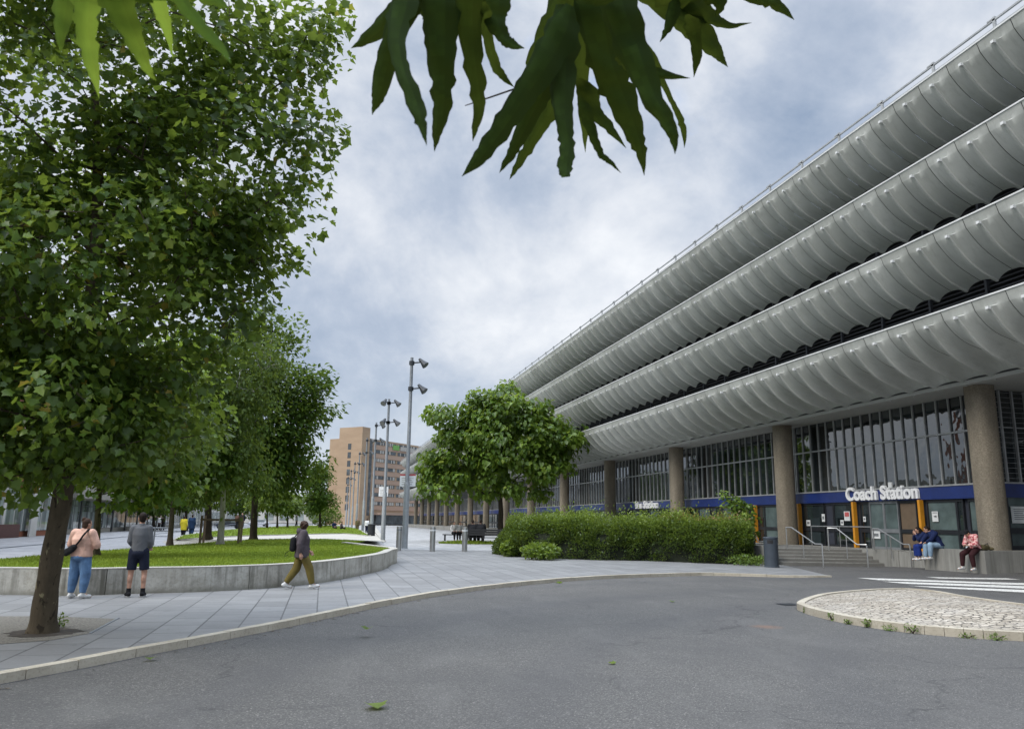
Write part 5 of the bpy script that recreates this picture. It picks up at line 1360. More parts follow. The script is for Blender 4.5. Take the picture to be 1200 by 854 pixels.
LB = [[(500,-25,16),(478,-3,17),(455,20,13),(430,43,8),(411,57,0)], [(475,-5,18),(458,40,13),(446,85,12),(441,113,8),(436,135,0)], [(470,0,16),(462,45,11),(470,85,9),(485,125,10),(494,150,5),(500,171,0)], [(510,-25,24),(510,0,24),(512,50,19),(514,95,14),(515,125,11),(511,155,6),(509,178,0)], [(545,-25,20),(545,-5,18),(548,50,13),(556,100,10),(560,125,7),(556,150,4),(554,166,0)], [(570,-25,22),(575,0,20),(577,25,13),(588,45,8),(600,54,6),(615,57,0)], [(568,20,8),(570,45,6),(578,75,6),(590,92,4),(603,103,0)], [(520,-40,60),(515,-15,58),(512,10,45),(510,25,20)]]
LC = [[(655,30,20),(638,65,19),(610,110,15),(580,155,12),(558,186,8),(541,207,0)], [(640,70,18),(632,100,15),(615,140,11),(602,170,7),(592,190,4),(585,203,0)], [(650,90,13),(643,125,11),(628,152,8),(613,180,6),(602,200,3),(597,211,0)], [(655,40,18),(655,90,16),(657,135,11),(662,168,9),(660,195,9),(661,208,5)], [(674,-10,18),(677,30,14),(680,90,8),(683,140,6),(686,179,0)], [(690,-20,28),(692,10,26),(705,70,22),(720,110,19),(738,150,13),(750,182,6),(755,206,0)], [(715,-20,24),(720,10,22),(737,55,20),(758,108,14),(780,145,9),(789,165,5),(791,181,0)], [(765,70,5),(775,95,4),(786,118,3),(797,142,4),(801,158,3),(802,174,0)], [(735,74,10),(755,82,8),(776,89,6),(809,92,0)], [(685,110,12),(697,135,8),(712,150,6),(734,174,0)], [(684,130,8),(692,155,6),(703,181,4),(714,190,3),(728,203,0)], [(676,-20,24),(662,0,22),(640,32,12),(624,70,8),(618,100,6),(604,118,0)], [(690,-40,50),(690,-12,36),(688,6,14)]]
LD = [[(850,-25,14),(872,-8,11),(900,2,9),(918,13,5),(931,24,0)], [(735,-30,20),(762,-8,19),(796,20,18),(826,50,13),(842,67,6),(853,79,0)], [(808,30,10),(813,48,7),(815,66,6),(813,91,0)], [(798,0,14),(815,12,14),(836,25,8),(855,31,4),(881,27,0)], [(788,10,8),(782,32,5),(773,50,0)], [(830,-30,24),(832,-8,19),(842,5,8),(838,21,0)], [(790,-45,50),(800,-20,50),(815,-4,26)]]
for leafs, dep_, mt in ((LA, .52, 'leafbright'), (LB, .70, 'leafnear'), (LC, .80, 'leafnear'), (LD, .92, 'leafnear')):
    mb = MB()
    for i, l_ in enumerate(leafs): lobe(mb, l_, dep_+.012*i*(1 if i % 2 else -1)*.5, .28, i+int(dep_*100))
    bpart(mb, 'leaf', M[mt])
mb = MB(); mb.tube([PD(100, -110, .55), PD(350, -150, .65), PD(600, -120, .78), PD(760, -110, .86), PD(900, -120, .95)], [.004, .005, .006, .005, .004], 7)
mb.tube([PD(140, -55, .54), PD(150, -115, .58)], .0015, 5); mb.tube([PD(518, -40, .70), PD(540, -130, .74)], .0015, 5); mb.tube([PD(690, -45, .80), PD(680, -118, .80)], .0018, 5); mb.tube([PD(800, -50, .92), PD(810, -112, .88)], .0015, 5)
mb.tube([PD(545, 124, .79), PD(575, 114, .79), PD(604, 104, .8)], [.0005, .0009, .001], 5)
bpart(mb, 'twig', M['bark'])

# ------------------------------------------------------------------ PEOPLE
def organic(name, mb, mat, parent, voxel, it=4):
    me = mb.mesh('tmp', mat); ob = bpy.data.objects.new('tmp', me); COL.objects.link(ob)
    m = ob.modifiers.new('r', 'REMESH'); m.mode = 'VOXEL'; m.voxel_size = voxel; m.use_smooth_shade = True
    s = ob.modifiers.new('s', 'SMOOTH'); s.factor = .5; s.iterations = it
    dg = bpy.context.evaluated_depsgraph_get(); me2 = bpy.data.meshes.new_from_object(ob.evaluated_get(dg))
    bpy.data.objects.remove(ob); bpy.data.meshes.remove(me)
    me2.name = name; me2.materials.clear(); me2.materials.append(mat)
    if len(me2.polygons): me2.polygons.foreach_set('use_smooth', np.ones(len(me2.polygons), bool))
    o = bpy.data.objects.new(name, me2); COL.objects.link(o); o.parent = parent; return o
STAND = dict(hip=(0,0,.95), chest=(0,0,1.27), neck=(0,-.01,1.47), head=(0,.02,1.615), lsh=(-.18,0,1.41), rsh=(.18,0,1.41), lel=(-.23,-.02,1.13), rel=(.23,-.02,1.13), lwr=(-.24,.07,.89), rwr=(.24,.07,.89),
             lhip=(-.095,0,.93), rhip=(.095,0,.93), lkn=(-.11,.02,.50), rkn=(.11,.02,.50), lan=(-.11,-.02,.09), ran=(.11,-.02,.09), ltoe=(-.13,.15,.035), rtoe=(.13,.15,.035))
def rotz_(v, a): c, n = math.cos(a), math.sin(a); return np.array([v[0]*c-v[1]*n, v[0]*n+v[1]*c, v[2]])
def person(label, loc, yaw, J=None, top='grey fleece', bottom='navy cloth', shoes='white shoe', hair='hairdark', girth=1., hips=1., short=False, hairstyle='short', face=0., vox=.011, scale=1., hood=False, group=None, sleeve=True, skirt=False, socks=None, topname='jumper', botname='trousers', nod=0., extra=None, toplen=.06, cap=None, loose=1.):
    j = {k: np.array(v, float) for k, v in {**STAND, **(J or {})}.items()}
    t = thing('person', label, 'person', loc, yaw, group); t.scale = (scale,)*3
    g = girth; b = MB()
    hd = j['head']; ff = rotz_(np.array([0, 1., 0]), face); rr_ = rotz_(np.array([1., 0, 0]), face)
    ff = norm(ff*math.cos(nod)+np.array([0, 0, -1])*math.sin(nod)); uu = np.cross(rr_, ff); R_ = np.stack([rr_, ff, uu], 1)
    H = lambda x, y, z: hd+R_@np.array([x, y, z])
    b.ellip(H(0, -.008, .02), (.076, .098, .10), R_); b.ellip(H(0, .028, -.055), (.056, .062, .062), R_)
    b.capsule(H(0, .092, .0), .011, H(0, .108, -.03), .014, 8); b.ellip(H(0, .078, -.066), (.022, .012, .006), R_)
    b.ellip(H(0, .08, .022), (.05, .012, .009), R_); b.ellip(H(0, .075, -.10), (.02, .016, .014), R_)
    for s in (-1, 1): b.ellip(H(s*.078, -.01, -.01), (.012, .022, .032), R_)
    b.capsule(j['neck'], .056, H(0, -.015, -.05), .052)
    spine = [(j['hip']+np.array([0, 0, -.03]), .155*hips, .115*g), (j['hip']*.55+j['chest']*.45, .135*g, .105*g), (j['chest'], .155*g, .115*g), (j['neck']*.75+j['chest']*.25+np.array([0, 0, -.015]), .13*g, .085)]
    def torso(m, k, add=0.):
        rings = []
        for (c, rx, ry) in k:
            rings.append([c+np.array([math.cos(q)*(rx+add), math.sin(q)*(ry+add), 0]) for q in np.linspace(0, 2*PI, 17)[:-1]])
        m.loft(rings)
        m.ellip(k[0][0], (k[0][1]+add, k[0][2]+add, .10+add)); m.ellip(k[-1][0], (k[-1][1]+add, k[-1][2]+add, .05+add))
    torso(b, spine)
    for s in 'lr':
        b.capsule(j[s+'sh'], .058*g, j[s+'el'], .043*g); b.capsule(j[s+'el'], .042*g, j[s+'wr'], .028)
        b.capsule(j['neck']+np.array([0, 0, -.03]), .05, j[s+'sh'], .058*g)
        b.capsule(j[s+'hip'], .088*hips, j[s+'kn'], .060*g); b.capsule(j[s+'kn'], .058*g, j[s+'an'], .038)
        b.ellip(j[s+'kn']*.68+j[s+'an']*.32+np.array([0, -.018, 0]), (.055*g, .058*g, .10))
        b.capsule(j[s+'an'], .04, j[s+'toe'], .03)
        # hand: palm, four unequal curled fingers, a side thumb
        w = j[s+'wr']; d = norm(w-j[s+'el']); sg = -1 if s == 'l' else 1
        side = np.cross(d, np.array([0, 0, 1.])); side = norm(side) if np.linalg.norm(side) > .2 else np.array([0, 1., 0])
        side = norm(np.array([0, 1., .0])-d*d[1]) if abs(d[2]) > .6 else side
        nrm_ = np.cross(d, side); pc = w+d*.05
        b.capsule(w, .027, w+d*.075, .030, 8); b.capsule(w+d*.02+side*.015, .02, w+d*.08+side*.028, .016, 8); b.capsule(w+d*.02-side*.015, .02, w+d*.08-side*.028, .016, 8)
        for q, (o_, l_) in enumerate(((.032, .066), (.011, .078), (-.011, .072), (-.031, .056))):
            k0 = w+d*.085+side*o_; k1 = k0+d*l_*.5-nrm_*sg*.012; k2 = k1+d*l_*.42-nrm_*sg*.026
            b.capsule(k0, .0105, k1, .0098, 7); b.capsule(k1, .0098, k2, .0085, 7)
        th = w+d*.03+side*.028; b.capsule(th, .013, th+d*.03+side*.022, .0115, 7); b.capsule(th+d*.03+side*.022, .0115, th+d*.058+side*.022-nrm_*sg*.01, .0095, 7)
    organic('body', b, M['skin'], t, vox, 2)
    # eyes
    if vox < .015:
        e = MB()
        for s in (-1, 1): e.ellip(H(s*.031, .082, .002), (.012, .008, .007), R_, 8)
        e.build('eyes', M['black'], t)
    # top
    m = MB(); sp2 = [(j['hip']+np.array([0, 0, toplen-.06]), .172*max(hips, g)*loose, .135*g*loose)]+[(c, rx*1.06*loose+.012, ry*1.1*loose+.014) for c, rx, ry in spine[1:]]
    rings = []
    k0 = sp2[0]; sp2 = [(k0[0]+np.array([0, 0, -.02]), k0[1]*.96, k0[2]*.96)]+sp2
    for (c, rx, ry) in sp2: rings.append([c+np.array([math.cos(q)*rx, math.sin(q)*ry, 0]) for q in np.linspace(0, 2*PI, 21)[:-1]])
    m.loft(rings); m.ellip(sp2[-1][0], (sp2[-1][1], sp2[-1][2], .06))
    for s in 'lr':
        e2 = j[s+'wr']*.93+j[s+'el']*.07
        m.capsule(j[s+'sh'], .073*g*loose, j[s+'el'], .060*g*loose); m.tube([j[s+'el'], (j[s+'el']+e2)/2, e2], [.060*g*loose, .056*g*loose, .045*loose], 12); m.ellip(j[s+'el'], (.062*g*loose,)*3)
        m.capsule(j['neck']+np.array([0, -.005, -.035]), .055, j[s+'sh'], .070*g*loose)
    m.tube([j['neck']+np.array([0, 0, -.05]), j['neck']+norm(H(0, 0, -.05)-j['neck'])*.035], [.085, .072], 14)
    if hood: m.ellip(j['neck']+np.array([0, -.095, -.01]), (.12, .075, .085)); m.tube([j['neck']+np.array([-.10, -.02, .0]), j['neck']+np.array([0, -.11, .03]), j['neck']+np.array([.10, -.02, .0])], [.04, .055, .04], 8)
    # folds: a few creased ridges round waist and elbows
    r_ = np.random.default_rng(int(abs(loc[0]*97+loc[1]*31)))
    for q in range(7):
        a = r_.uniform(0, 2*PI); z = r_.uniform(.05, .75); c = j['hip']*(1-z)+j['chest']*z; rx = .165*g*loose; ry = .128*g*loose
        p1 = c+np.array([math.cos(a)*rx, math.sin(a)*ry, 0]); a2 = a+r_.uniform(-.5, .5); p2 = c+np.array([math.cos(a2)*rx, math.sin(a2)*ry, r_.uniform(.06, .16)]); m.capsule(p1, .012, p2, .009, 6)
    organic(topname, m, M[top], t, vox*1.15, 3)
    # bottom
    m = MB(); m.ellip(j['hip']+np.array([0, 0, -.01]), (.168*hips, .135*max(g, hips), .12)); m.ellip(j['hip']+np.array([0, -.03*hips, -.06]), (.16*hips, .125*hips, .10))
    if skirt:
        for q in np.linspace(0, 1, 7):
            a = j['lhip']*(1-q)+j['rhip']*q; k = j['lkn']*(1-q)+j['rkn']*q; n_ = j['lan']*(1-q)+j['ran']*q; n_ = n_*.8+k*.2
            m.capsule(a, .10, k, .095); m.tube([k, n_], [.095, .10], 12); m.ellip(k, (.095,)*3)
    else:
        for s in 'lr':
            kx = j[s+'kn']; an = j[s+'an']
            m.capsule(j[s+'hip'], .105*hips, kx, .078*g*(1.15 if short else 1)*loose) if not short else m.tube([j[s+'hip'], j[s+'hip']*.12+kx*.88], [.108*hips, .098*g], 14)
            if short: m.ellip(j[s+'hip'], (.108*hips,)*3)
            else:
                e2 = an*.92+kx*.08; m.tube([kx, (kx+e2)/2, e2], [.077*g*loose, .068*g*loose, .060*loose], 14)
                m.capsule(kx*.6+an*.4+np.array([.02, .04, 0]), .03, kx*.3+an*.7+np.array([-.02, .03, 0]), .03, 8)
    organic(botname, m, M[bottom], t, vox*1.15, 3)
    if socks:
        m = MB()
        for s in 'lr': m.tube([j[s+'an']+(j[s+'kn']-j[s+'an'])*.22, j[s+'an']], [.048, .048], 10)
        m.build('socks', M[socks], t, True)
    for s in 'lr':
        m = MB(); an, to = j[s+'an'], j[s+'toe']; d = norm(to-an); d2 = norm(np.array([d[0], d[1], min(d[2]*.3, 0)]))
        heel = an+np.array([0, 0, -.035])-d2*.05
        m.capsule(heel, .046, to+np.array([0, 0, .008])-d2*.02, .042, 10); m.capsule(an+np.array([0, 0, .005]), .05, an+np.array([0, 0, -.04])+d2*.05, .05, 10)
        sh = organic('shoe', m, M[shoes], t, vox*1.1, 2)
        if shoes != 'white shoe':
            m = MB(); m.capsule(heel+np.array([0, 0, -.022]), .047, to+np.array([0, 0, -.012])-d2*.015, .043, 10); V_ = m.v[0]; V_[:, 2] = np.clip(V_[:, 2], None, max(.02, V_[:, 2].min()+.028)); m.build('sole', M['white shoe'], sh)
    if hair:
        m = MB(); m.ellip(H(0, -.018, .034), (.084, .103, .10), R_); m.ellip(H(0, -.055, -.02), (.072, .06, .07), R_)
        if hairstyle == 'bun': m.ellip(H(-.03, -.075, .115), (.045, .045, .04), R_); m.capsule(H(-.04, -.06, .10), .03, H(-.10, -.07, .08), .02); m.ellip(H(0, -.06, -.05), (.075, .05, .05), R_)
        if hairstyle == 'long': m.capsule(H(0, -.06, 0), .08, H(0, -.08, -.16), .075); m.capsule(H(.06, -.03, 0), .04, H(.07, -.02, -.16), .04); m.capsule(H(-.06, -.03, 0), .04, H(-.07, -.02, -.16), .04)
        if hairstyle == 'mop':
            m.ellip(H(0, -.02, .03), (.104, .118, .105), R_); m.ellip(H(0, -.06, -.02), (.09, .07, .09), R_)
            r2 = np.random.default_rng(3)
            for q in range(26):
                a = norm(r2.normal(0, 1, 3)+np.array([0, -.3, .3])); m.ellip(H(a[0]*.10, -.03+a[1]*.11, .02+a[2]*.10), (.025,)*3, None, 8)
        # open the face: cut the hair mesh by pushing it behind the hairline
        V_ = [np.asarray(x) for x in m.v]
        for A in V_:
            loc_ = (A-hd)@R_; front = (loc_[:, 1] > .045) & (loc_[:, 2] < .075); loc_[front, 1] = .045-(.075-loc_[front, 2])*.25; A[:] = hd+loc_@R_.T
        m.v = V_
        organic('hair', m, M[hair], t, max(vox, .011), 2)
    if cap:
        m = MB(); m.ellip(H(0, -.012, .05), (.088, .106, .085), R_); m.ellip(H(0, .10, .06), (.07, .075, .012), R_); organic('cap', m, M[cap], t, .012, 2)
    return t
def vyaw(v): return math.atan2(-v[0], v[1])
# woman in the peach jumper
p = P(89.5, 700.8); ywm = vyaw(F0+R0*.12); WSC = .955
person('person in peach jumper and blue jeans standing with back turned at the lawn wall', (p[0], p[1], 0), ywm,
       dict(lel=(-.30,.03,1.16), rel=(.31,.03,1.16), lwr=(-.15,.24,1.08), rwr=(.20,.24,1.10), lsh=(-.195,-.01,1.40), rsh=(.195,-.01,1.40), lan=(-.135,-.03,.09), lkn=(-.12,0,.5), ran=(.14,-.02,.09), rkn=(.135,.02,.5), rtoe=(.24,.12,.035), ltoe=(-.17,.15,.035), head=(.035,.03,1.60)),
       'peach knit', 'blue denim', 'white shoe', 'hairbrown', 1.32, 1.28, hairstyle='bun', face=-.35, scale=WSC, botname='jeans', toplen=.02, loose=1.08)
bag = thing('crossbody_bag', 'black crossbody bag slung across the back of the peach jumper', 'bag', (p[0], p[1], 0), ywm); bag.scale = (WSC,)*3
m = MB(); m.capsule((-.26, -.16, .99), .075, (-.05, -.225, 1.10), .07, 12); m.capsule((-.24, -.19, .955), .055, (-.06, -.24, 1.05), .055, 12); organic('pouch', m, M['black cloth'], bag, .014, 3)
m = MB(); m.tube([(-.05, -.21, 1.11), (.05, -.215, 1.22), (.12, -.19, 1.36), (.155, -.10, 1.475), (.16, 0, 1.485), (.12, .12, 1.42)], [.022]*6, 6); m.build('strap', M['black cloth'], bag, True)
# man in grey top and navy shorts
p = P(157.5, 699.2)
person('person in grey zip top, navy shorts and black socks standing by the lawn wall', (p[0], p[1], 0), vyaw(F0-R0*.22),
       dict(lsh=(-.16,0,1.41), rsh=(.16,0,1.41), lel=(-.20,-.01,1.14), rel=(.20,.0,1.14), lwr=(-.14,.18,1.0), rwr=(.17,.20,1.0), lan=(-.12,-.03,.09), ran=(.15,.0,.09), lkn=(-.12,.0,.5), rkn=(.14,.02,.5), ltoe=(-.20,.13,.035), rtoe=(.16,.17,.035)),
       'grey fleece', 'navy cloth', 'black cloth', 'hairdark', 1.0, 1.0, short=True, socks='black cloth', scale=1.03, topname='zip_top', botname='shorts', toplen=.05, loose=1.0, face=.25)
# walker with hooded jacket
p = P(351, 689.8); ywk = vyaw(R0*.9+F0*.35); WK = .955
person('person walking right in dark anorak, khaki trousers and white trainers', (p[0], p[1], 0), ywk,
       dict(lkn=(-.11,-.10,.51), lan=(-.11,-.36,.13), ltoe=(-.12,-.20,.04), rkn=(.10,.20,.53), ran=(.11,.30,.10), rtoe=(.12,.47,.075), lel=(-.25,.05,1.14), lwr=(-.24,.22,.95), rel=(.26,-.10,1.14), rwr=(.26,-.06,.90), head=(-.02,.03,1.60)),
       'purple grey anorak', 'khaki cloth', 'white shoe', 'hairbrown', 1.18, 1.05, hairstyle='mop', face=1.05, hood=True, scale=WK, topname='anorak', toplen=-.08, loose=1.2)
bp_ = thing('backpack', 'small black backpack with a dangling strap on the walker in khaki trousers', 'bag', (p[0], p[1], 0), ywk); bp_.scale = (WK,)*3
m = MB(); m.capsule((-.05, -.24, 1.02), .085, (-.05, -.23, 1.24), .08, 12); m.capsule((.05, -.24, 1.02), .085, (.05, -.23, 1.24), .08, 12); organic('sack', m, M['black cloth'], bp_, .014, 3)
m = MB(); m.tube([(-.12, -.2, 1.30), (-.15, -.08, 1.47), (-.16, .05, 1.47), (-.15, .15, 1.3)], .016, 6); m.tube([(-.1, -.28, .98), (-.1, -.40, .90), (-.1, -.42, .80), (-.08, -.34, .86)], .008, 5); m.build('strap', M['black cloth'], bp_, True)
# seated figures on the low wall: they face the road (-X)
def seat_at(px, back_=.12):
    q = PX(px, 645.4, SEATX); return np.array([SEATX+back_, q[1], 0])
YSEAT = PI/2
hz = WZ+.10
q = seat_at(1084); gz = .12
person('person in royal blue long coat seated on wall, hands raised to the face', q, YSEAT-.25,
       dict(hip=(0,0,hz), chest=(.0,.14,hz+.32), neck=(.0,.22,hz+.49), head=(-.02,.32,hz+.58), lsh=(-.17,.18,hz+.44), rsh=(.17,.18,hz+.44), lel=(-.17,.40,hz+.22), rel=(.17,.40,hz+.22), lwr=(-.06,.44,hz+.42), rwr=(.06,.44,hz+.42),
            lhip=(-.09,.02,hz), rhip=(.09,.02,hz), lkn=(-.10,.40,hz-.05), rkn=(.10,.40,hz-.05), lan=(-.08,.36,hz-.50), ran=(.08,.40,hz-.50), ltoe=(-.09,.53,hz-.56), rtoe=(.09,.57,hz-.56)),
       'navy hoodie', 'royal blue cloth', 'white shoe', 'hairdark', 1.08, 1.05, hairstyle='long', face=-.25, nod=.45, skirt=True, scale=1., topname='coat', botname='skirt', loose=1.12)
q = seat_at(1098)
person('person in navy hoodie and pale jeans seated on the wall leaning to their companion', q, YSEAT-.15,
       dict(hip=(0,0,hz), chest=(.06,.14,hz+.33), neck=(.12,.24,hz+.50), head=(.17,.34,hz+.58), lsh=(-.10,.17,hz+.44), rsh=(.24,.24,hz+.44), lel=(-.15,.40,hz+.20), rel=(.30,.44,hz+.18), lwr=(.05,.48,hz+.10), rwr=(.22,.56,hz+.10),
            lhip=(-.09,.02,hz), rhip=(.09,.02,hz), lkn=(-.13,.43,hz+.02), rkn=(.16,.44,hz+.0), lan=(-.06,.42,hz-.44), ran=(.18,.46,hz-.46), ltoe=(-.06,.58,hz-.50), rtoe=(.2,.62,hz-.52)),
       'navy hoodie', 'pale denim', 'white shoe', 'hairdark', 1.2, 1.1, face=-.5, nod=.4, hood=True, scale=1.02, topname='hoodie', botname='jeans', loose=1.12)
q = seat_at(1143, .02)
person('person in pink patterned shirt and dark trousers perched on the wall looking down', q, YSEAT+.05,
       dict(hip=(0,0,hz-.02), chest=(.0,.10,hz+.30), neck=(.0,.20,hz+.45), head=(.02,.31,hz+.50), lsh=(-.18,.14,hz+.40), rsh=(.18,.14,hz+.40), lel=(-.24,.22,hz+.12), rel=(.22,.26,hz+.12), lwr=(-.06,.40,hz+.08), rwr=(.06,.42,hz+.08),
            lhip=(-.10,.02,hz-.02), rhip=(.10,.02,hz-.02), lkn=(-.16,.38,hz-.26), rkn=(.22,.40,hz-.24), lan=(-.18,.34,hz-.72), ran=(.26,.40,hz-.70), ltoe=(-.2,.50,hz-.785), rtoe=(.3,.57,hz-.775)),
       'pink shirt', 'dark maroon cloth', 'white shoe', 'hairdark', 1.12, 1.05, face=-.1, nod=.75, scale=1., topname='shirt', cap='black cloth', loose=1.15)
q = PX(1130.5, 645.4, SEATX); bt = thing('bottle', 'clear plastic bottle standing on the wall left of the pink shirt', 'bottle', (SEATX+.12, q[1], WZ))
m = MB(); m.lathe([(.04, 0), (.042, .02), (.042, .17), (.018, .23), (.018, .25)], n=14); m.build('body', M['bottle'], bt, True); m = MB(); m.lathe([(.02, .25), (.02, .275)], n=12); m.build('cap', M['white'], bt, True)
m = MB(); m.box((-.045, -.003, .06), (-.0425, .003, .1)); 
q = PX(1160, 645.5, SEATX+.3); bg = thing('shoulder_bag', 'dark crumpled bag lying on the wall beside the pink shirt', 'bag', (SEATX+.33, SEATY+.35, WZ))
m = MB(); m.capsule((-.12, -.05, .10), .11, (.18, .05, .10), .10, 12); m.ellip((.3, 0, .06), (.12, .1, .06)); organic('sack', m, M['olive cloth'], bg, .02, 2); m = MB(); m.tube([(-.1, -.08, .16), (.02, -.16, .26), (.15, -.05, .18)], .012, 6); m.build('strap', M['black cloth'], bg, True)
# people on and near the bench under the tree
def bench_pt(px): return P(px, 637.5)
def sit(label, loc, yaw, top, bottom, hair='hairdark', hzz=.52, vox=.022, **kw):
    return person(label, loc, yaw, dict(hip=(0,0,hzz), chest=(0,.02,hzz+.33), neck=(0,.05,hzz+.53), head=(0,.09,hzz+.67), lsh=(-.19,.03,hzz+.47), rsh=(.19,.03,hzz+.47), lel=(-.24,.08,hzz+.20), rel=(.24,.08,hzz+.20), lwr=(-.12,.28,hzz+.12), rwr=(.12,.28,hzz+.12),
        lhip=(-.1,0,hzz), rhip=(.1,0,hzz), lkn=(-.12,.43,hzz+.0), rkn=(.12,.43,hzz+.0), lan=(-.12,.44,.09), ran=(.12,.44,.09), ltoe=(-.13,.6,.035), rtoe=(.13,.6,.035)), top, bottom, 'black cloth', hair, vox=vox, **kw)
for px, lab, tp, sc_ in [(553.5, 'person in black seated on left of the bench, seen from behind', 'black cloth', 1.12), (563, 'person in black on the bench, nearest the tree trunk', 'black cloth', 1.14)]:
    w = PD(px, 640, float((bp-CAM)@FW)); sit(lab, (w[0]+.12*F0[0], w[1]+.25, 0), vyaw(F0), tp, 'black cloth', scale=sc_*1.22, girth=1.3, loose=1.15)
for px, lab, dd, hr in [(531.5, 'white shirted person behind the bench, leftmost', 8, 'hairbrown'), (538, 'white shirted person behind the bench, beside another in white', 7, 'hairdark')]:
    w = P(px, 634); sit(lab, (w[0], w[1], 0), vyaw(-F0+R0*.5), 'white cloth', 'black cloth', hr, .62, scale=1.15, girth=1.2, topname='shirt')
w = P(535, 633.5); m = MB(); ob = thing('bench', 'dark backless bench carrying the two white shirted people', 'bench', (w[0], w[1]+.1, 0), rzb); m.box((-1.2, -.25, .48), (1.2, .25, .56)); m.build('seat', M['black'], ob)
for x in (-1, 1):
    m = MB(); m.box((x-.06, -.2, 0), (x+.06, .2, .478)); m.build('leg', M['black'], ob)
# far walkers
for (px, py, z, top, bot, hair, yaw, lab, sc_, g_) in [
    (214, 629.8, .05, 'yellow coat cloth', 'black cloth', 'hairbrown', vyaw(F0), 'person in a bright yellow coat walking the far street', 1.0, 1.25),
    (223.5, 628.6, .05, 'blue coat cloth', 'blue coat cloth', 'hairdark', vyaw(F0), 'person in a long blue coat beside the yellow coat', 1.08, 1.35),
    (277.5, 620.5, .3, 'brown cloth', 'black cloth', 'hairgrey', vyaw(F0), 'person in brown jacket walking beyond the birch', 1.1, 1.2),
    (283, 620.6, .3, 'navy cloth', 'black cloth', 'hairdark', vyaw(-F0), 'person in navy jacket walking beyond the birch', 1.15, 1.2),
    (418.5, 624, .0, 'olive cloth', 'olive cloth', 'hairbrown', vyaw(-F0+R0*.3), 'person in olive clothes walking between the light poles', 1.05, 1.15),
    (429.5, 625, .0, 'white cloth', 'navy cloth', 'hairdark', vyaw(F0), 'person in a white top walking behind the black bin', 1.05, 1.1),
    (347, 617, .47, 'grey fleece', 'black cloth', 'hairdark', vyaw(R0), 'far person in grey standing on the lawn mound', 1.05, 1.1),
    (185.5, 621, .0, 'white cloth', 'black cloth', 'hairdark', vyaw(R0), 'person in a white top before the rainbow awning', 1.05, 1.1),
    (190, 621.3, .0, 'dark maroon cloth', 'black cloth', 'hairdark', vyaw(-R0), 'person in dark red before the rainbow awning', 1.05, 1.1)]:
    w = P(px, py, z); long = 'long blue' in lab
    person(lab, (w[0], w[1], z), yaw, dict(lkn=(-.1,.06,.5), lan=(-.1,.10,.09), ltoe=(-.1,.27,.035), ran=(.1,-.14,.11), rtoe=(.1,.0,.04)), top, bot, 'black cloth', hair, g_, 1.05, vox=.025, scale=sc_, topname='coat', toplen=-.25 if g_ > 1.2 else .03, loose=1.15)
for (px, py, z, top, lab, yw) in [(391, 621.8, .2, 'navy hoodie', 'person in navy sitting on the edge of the far lawn', vyaw(R0-F0)), (399.5, 622.5, .2, 'purple grey anorak', 'person in purple grey sitting on the lawn edge near the poles', vyaw(R0))]:
    w = P(px, py, z); sit(lab, (w[0], w[1], z-.1), yw, top, 'black cloth', scale=1.05, girth=1.2, vox=.03)

# ------------------------------------------------------------------ far parked cars
def car(label, loc, rz, mat):
    t = thing('parked_car', label, 'car', loc, rz, 'cars parked far down the street')
    b = MB(); prof = [(-2.1,.35),(-2.15,.7),(-1.6,.92),(-.9,1.42),(.7,1.46),(1.5,1.0),(2.1,.88),(2.15,.4)]
    rings = [[(x, y*(1 if z < .95 else .82), z) for x, z in prof] for y in (-.86, -.8, .8, .86)]
    rings[0] = [(x*.97, y, z*.98+.01) for x, y, z in rings[0]]; rings[3] = [(x*.97, y, z*.98+.01) for x, y, z in rings[3]]
    b.loft(rings); b.build('body', mat, t)
    g = MB(); g.box((-1.2, -.80, 1.0), (1.0, .80, 1.34)); g.build('window', M['shopglass'], t)
    for x in (-1.35, 1.35):
        for y in (-.80, .80):
            w = MB(); w.tube([(x, y-.1, .33), (x, y+.1, .33)], .33, 16); o = w.build('wheel', M['rubber'], t); r_ = MB(); r_.tube([(x, y-.11, .33), (x, y+.11, .33)], .2, 12); r_.build('rim', M['steel'], o)
    return t
for (px, py, mt, lab) in [(268, 619.3, 'cardark', 'dark car parked beyond the birch trunk'), (445, 614.6, 'carwhite', 'white car parked beside the hotel tree'), (452, 614.4, 'cardark', 'dark car parked in front of the hotel'), (303, 616.5, 'carwhite', 'white car parked beyond the tall dark tree')]:
    w = P(px, py); car(lab, (w[0], w[1], 0.01), .3, M[mt])

# ------------------------------------------------------------------ SKY, SUN, CAMERA
world = bpy.data.worlds.new('World'); sc.world = world; world.use_nodes = True
nt = world.node_tree; nt.nodes.clear(); b = NB(nt)
SUN_EL, SUN_AZ = math.radians(40), math.radians(-112)     # azimuth measured from +Y towards +X
sky = nt.nodes.new('ShaderNodeTexSky'); sky.sky_type = 'NISHITA'; sky.sun_disc = False; sky.sun_elevation = SUN_EL; sky.sun_rotation = SUN_AZ; sky.air_density = 1.; sky.dust_density = 1.5
tc = nt.nodes.new('ShaderNodeTexCoord').outputs['Generated']
sx = nt.nodes.new('ShaderNodeSeparateXYZ'); b.l(tc, sx.inputs[0])
zc = b.math('ADD', b.math('MAXIMUM', sx.outputs['Z'], 0.), .22)
cv = nt.nodes.new('ShaderNodeCombineXYZ'); b.l(b.math('DIVIDE', sx.outputs['X'], zc), cv.inputs[0]); b.l(b.math('DIVIDE', sx.outputs['Y'], zc), cv.inputs[1])
dv = b.mapping(tc, (1, 1, 1.15))
big = b.noise(b.mapping(dv, (2.3, 2.3, 2.3), loc=(.7, 2.1, .4)), 1, 7, .54, .25)
mid = b.noise(b.mapping(dv, (4.6, 4.6, 4.6), loc=(4.7, 1.1, 2.)), 1, 8, .6, .3)
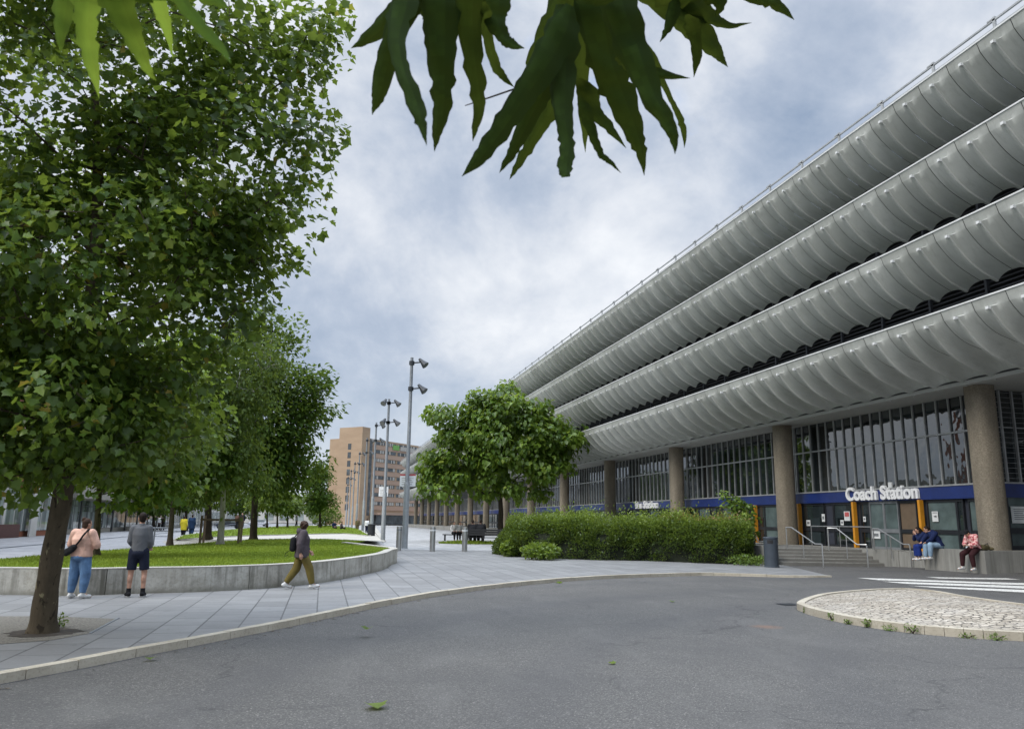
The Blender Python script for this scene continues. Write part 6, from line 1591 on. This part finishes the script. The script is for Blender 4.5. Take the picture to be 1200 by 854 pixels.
fine = b.noise(b.mapping(dv, (13., 13., 15.), loc=(1.7, 3.1, .3)), 1, 6, .6, .2)
cl = b.math('ADD', b.math('MULTIPLY', big, .55), b.math('ADD', b.math('MULTIPLY', mid, .33), b.math('MULTIPLY', fine, .12)))
CS = 1/.10
def cc(r, g, bb): return (r*CS, g*CS, bb*CS)
def wr(stops):
    return b.ramp(cl, [(p, c) for p, c in stops])
# grey base to bright cloud; colours are radiances for background strength .1
dark = (.225, .285, .385); midc = (.36, .41, .495); lite = (.53, .56, .61); bright = (.72, .73, .745)
cloudcol = wr([(.38, dark), (.47, midc), (.545, lite), (.64, bright)])
blue = b.math('MULTIPLY', b.ramp(mid, [(.60, 0), (.72, 1)]), b.ramp(big, [(.40, 1), (.52, 0)]))
cloudcol = b.mix(cloudcol, (.20, .33, .58), b.math('MULTIPLY', blue, .75))
# pale blue-grey band low over the horizon
cloudcol = b.mix(cloudcol, (.36, .43, .51), b.math('MULTIPLY', b.ramp(sx.outputs['Z'], [(.0, 1), (.20, 0)]), .55))
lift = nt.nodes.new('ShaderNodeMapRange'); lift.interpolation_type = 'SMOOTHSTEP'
lift.inputs['From Min'].default_value = .58; lift.inputs['From Max'].default_value = .95; lift.inputs['To Min'].default_value = .90; lift.inputs['To Max'].default_value = 5.2  # sky above the view is raised to light the scene, lower sky dimmed
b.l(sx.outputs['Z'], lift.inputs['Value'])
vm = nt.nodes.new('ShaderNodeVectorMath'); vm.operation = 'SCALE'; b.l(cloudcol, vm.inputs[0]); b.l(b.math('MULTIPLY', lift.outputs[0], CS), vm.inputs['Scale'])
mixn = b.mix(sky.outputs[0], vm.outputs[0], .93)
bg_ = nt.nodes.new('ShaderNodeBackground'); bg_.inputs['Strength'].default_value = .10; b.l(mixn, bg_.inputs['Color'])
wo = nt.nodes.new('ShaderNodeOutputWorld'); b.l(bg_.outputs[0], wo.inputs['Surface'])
su = bpy.data.lights.new('sun', 'SUN'); su.energy = 1.5; su.angle = math.radians(25); su.color = (1, .96, .90)
so = bpy.data.objects.new('sun', su); COL.objects.link(so)
sd = Vector((math.cos(SUN_EL)*math.sin(SUN_AZ), math.cos(SUN_EL)*math.cos(SUN_AZ), math.sin(SUN_EL)))
so.rotation_euler = sd.to_track_quat('Z', 'Y').to_euler(); so.location = (0, 0, 60)

cam = bpy.data.cameras.new('camera'); co_ = bpy.data.objects.new('camera', cam); COL.objects.link(co_)
Rp = _c*R0+_n*UP; Up_ = _c*UP-_n*R0
mat = Matrix(((Rp[0], Up_[0], -FW[0], CAM[0]), (Rp[1], Up_[1], -FW[1], CAM[1]), (Rp[2], Up_[2], -FW[2], CAM[2]), (0, 0, 0, 1)))
co_.matrix_world = mat
cam.sensor_fit = 'HORIZONTAL'; cam.sensor_width = 36.; cam.lens = 36.*FPX/W0; cam.clip_start = .05; cam.clip_end = 5000
cam.dof.use_dof = True; cam.dof.focus_distance = 28.; cam.dof.aperture_fstop = cam.lens/1000/.0013
sc.camera = co_
sc.view_settings.view_transform = 'Standard'; sc.view_settings.look = 'None'; sc.view_settings.gamma = 1; sc.view_settings.exposure = 0.68
sc.view_settings.use_curve_mapping = False
try: sc.cycles.max_bounces = 8; sc.cycles.use_denoising = True
except Exception: pass
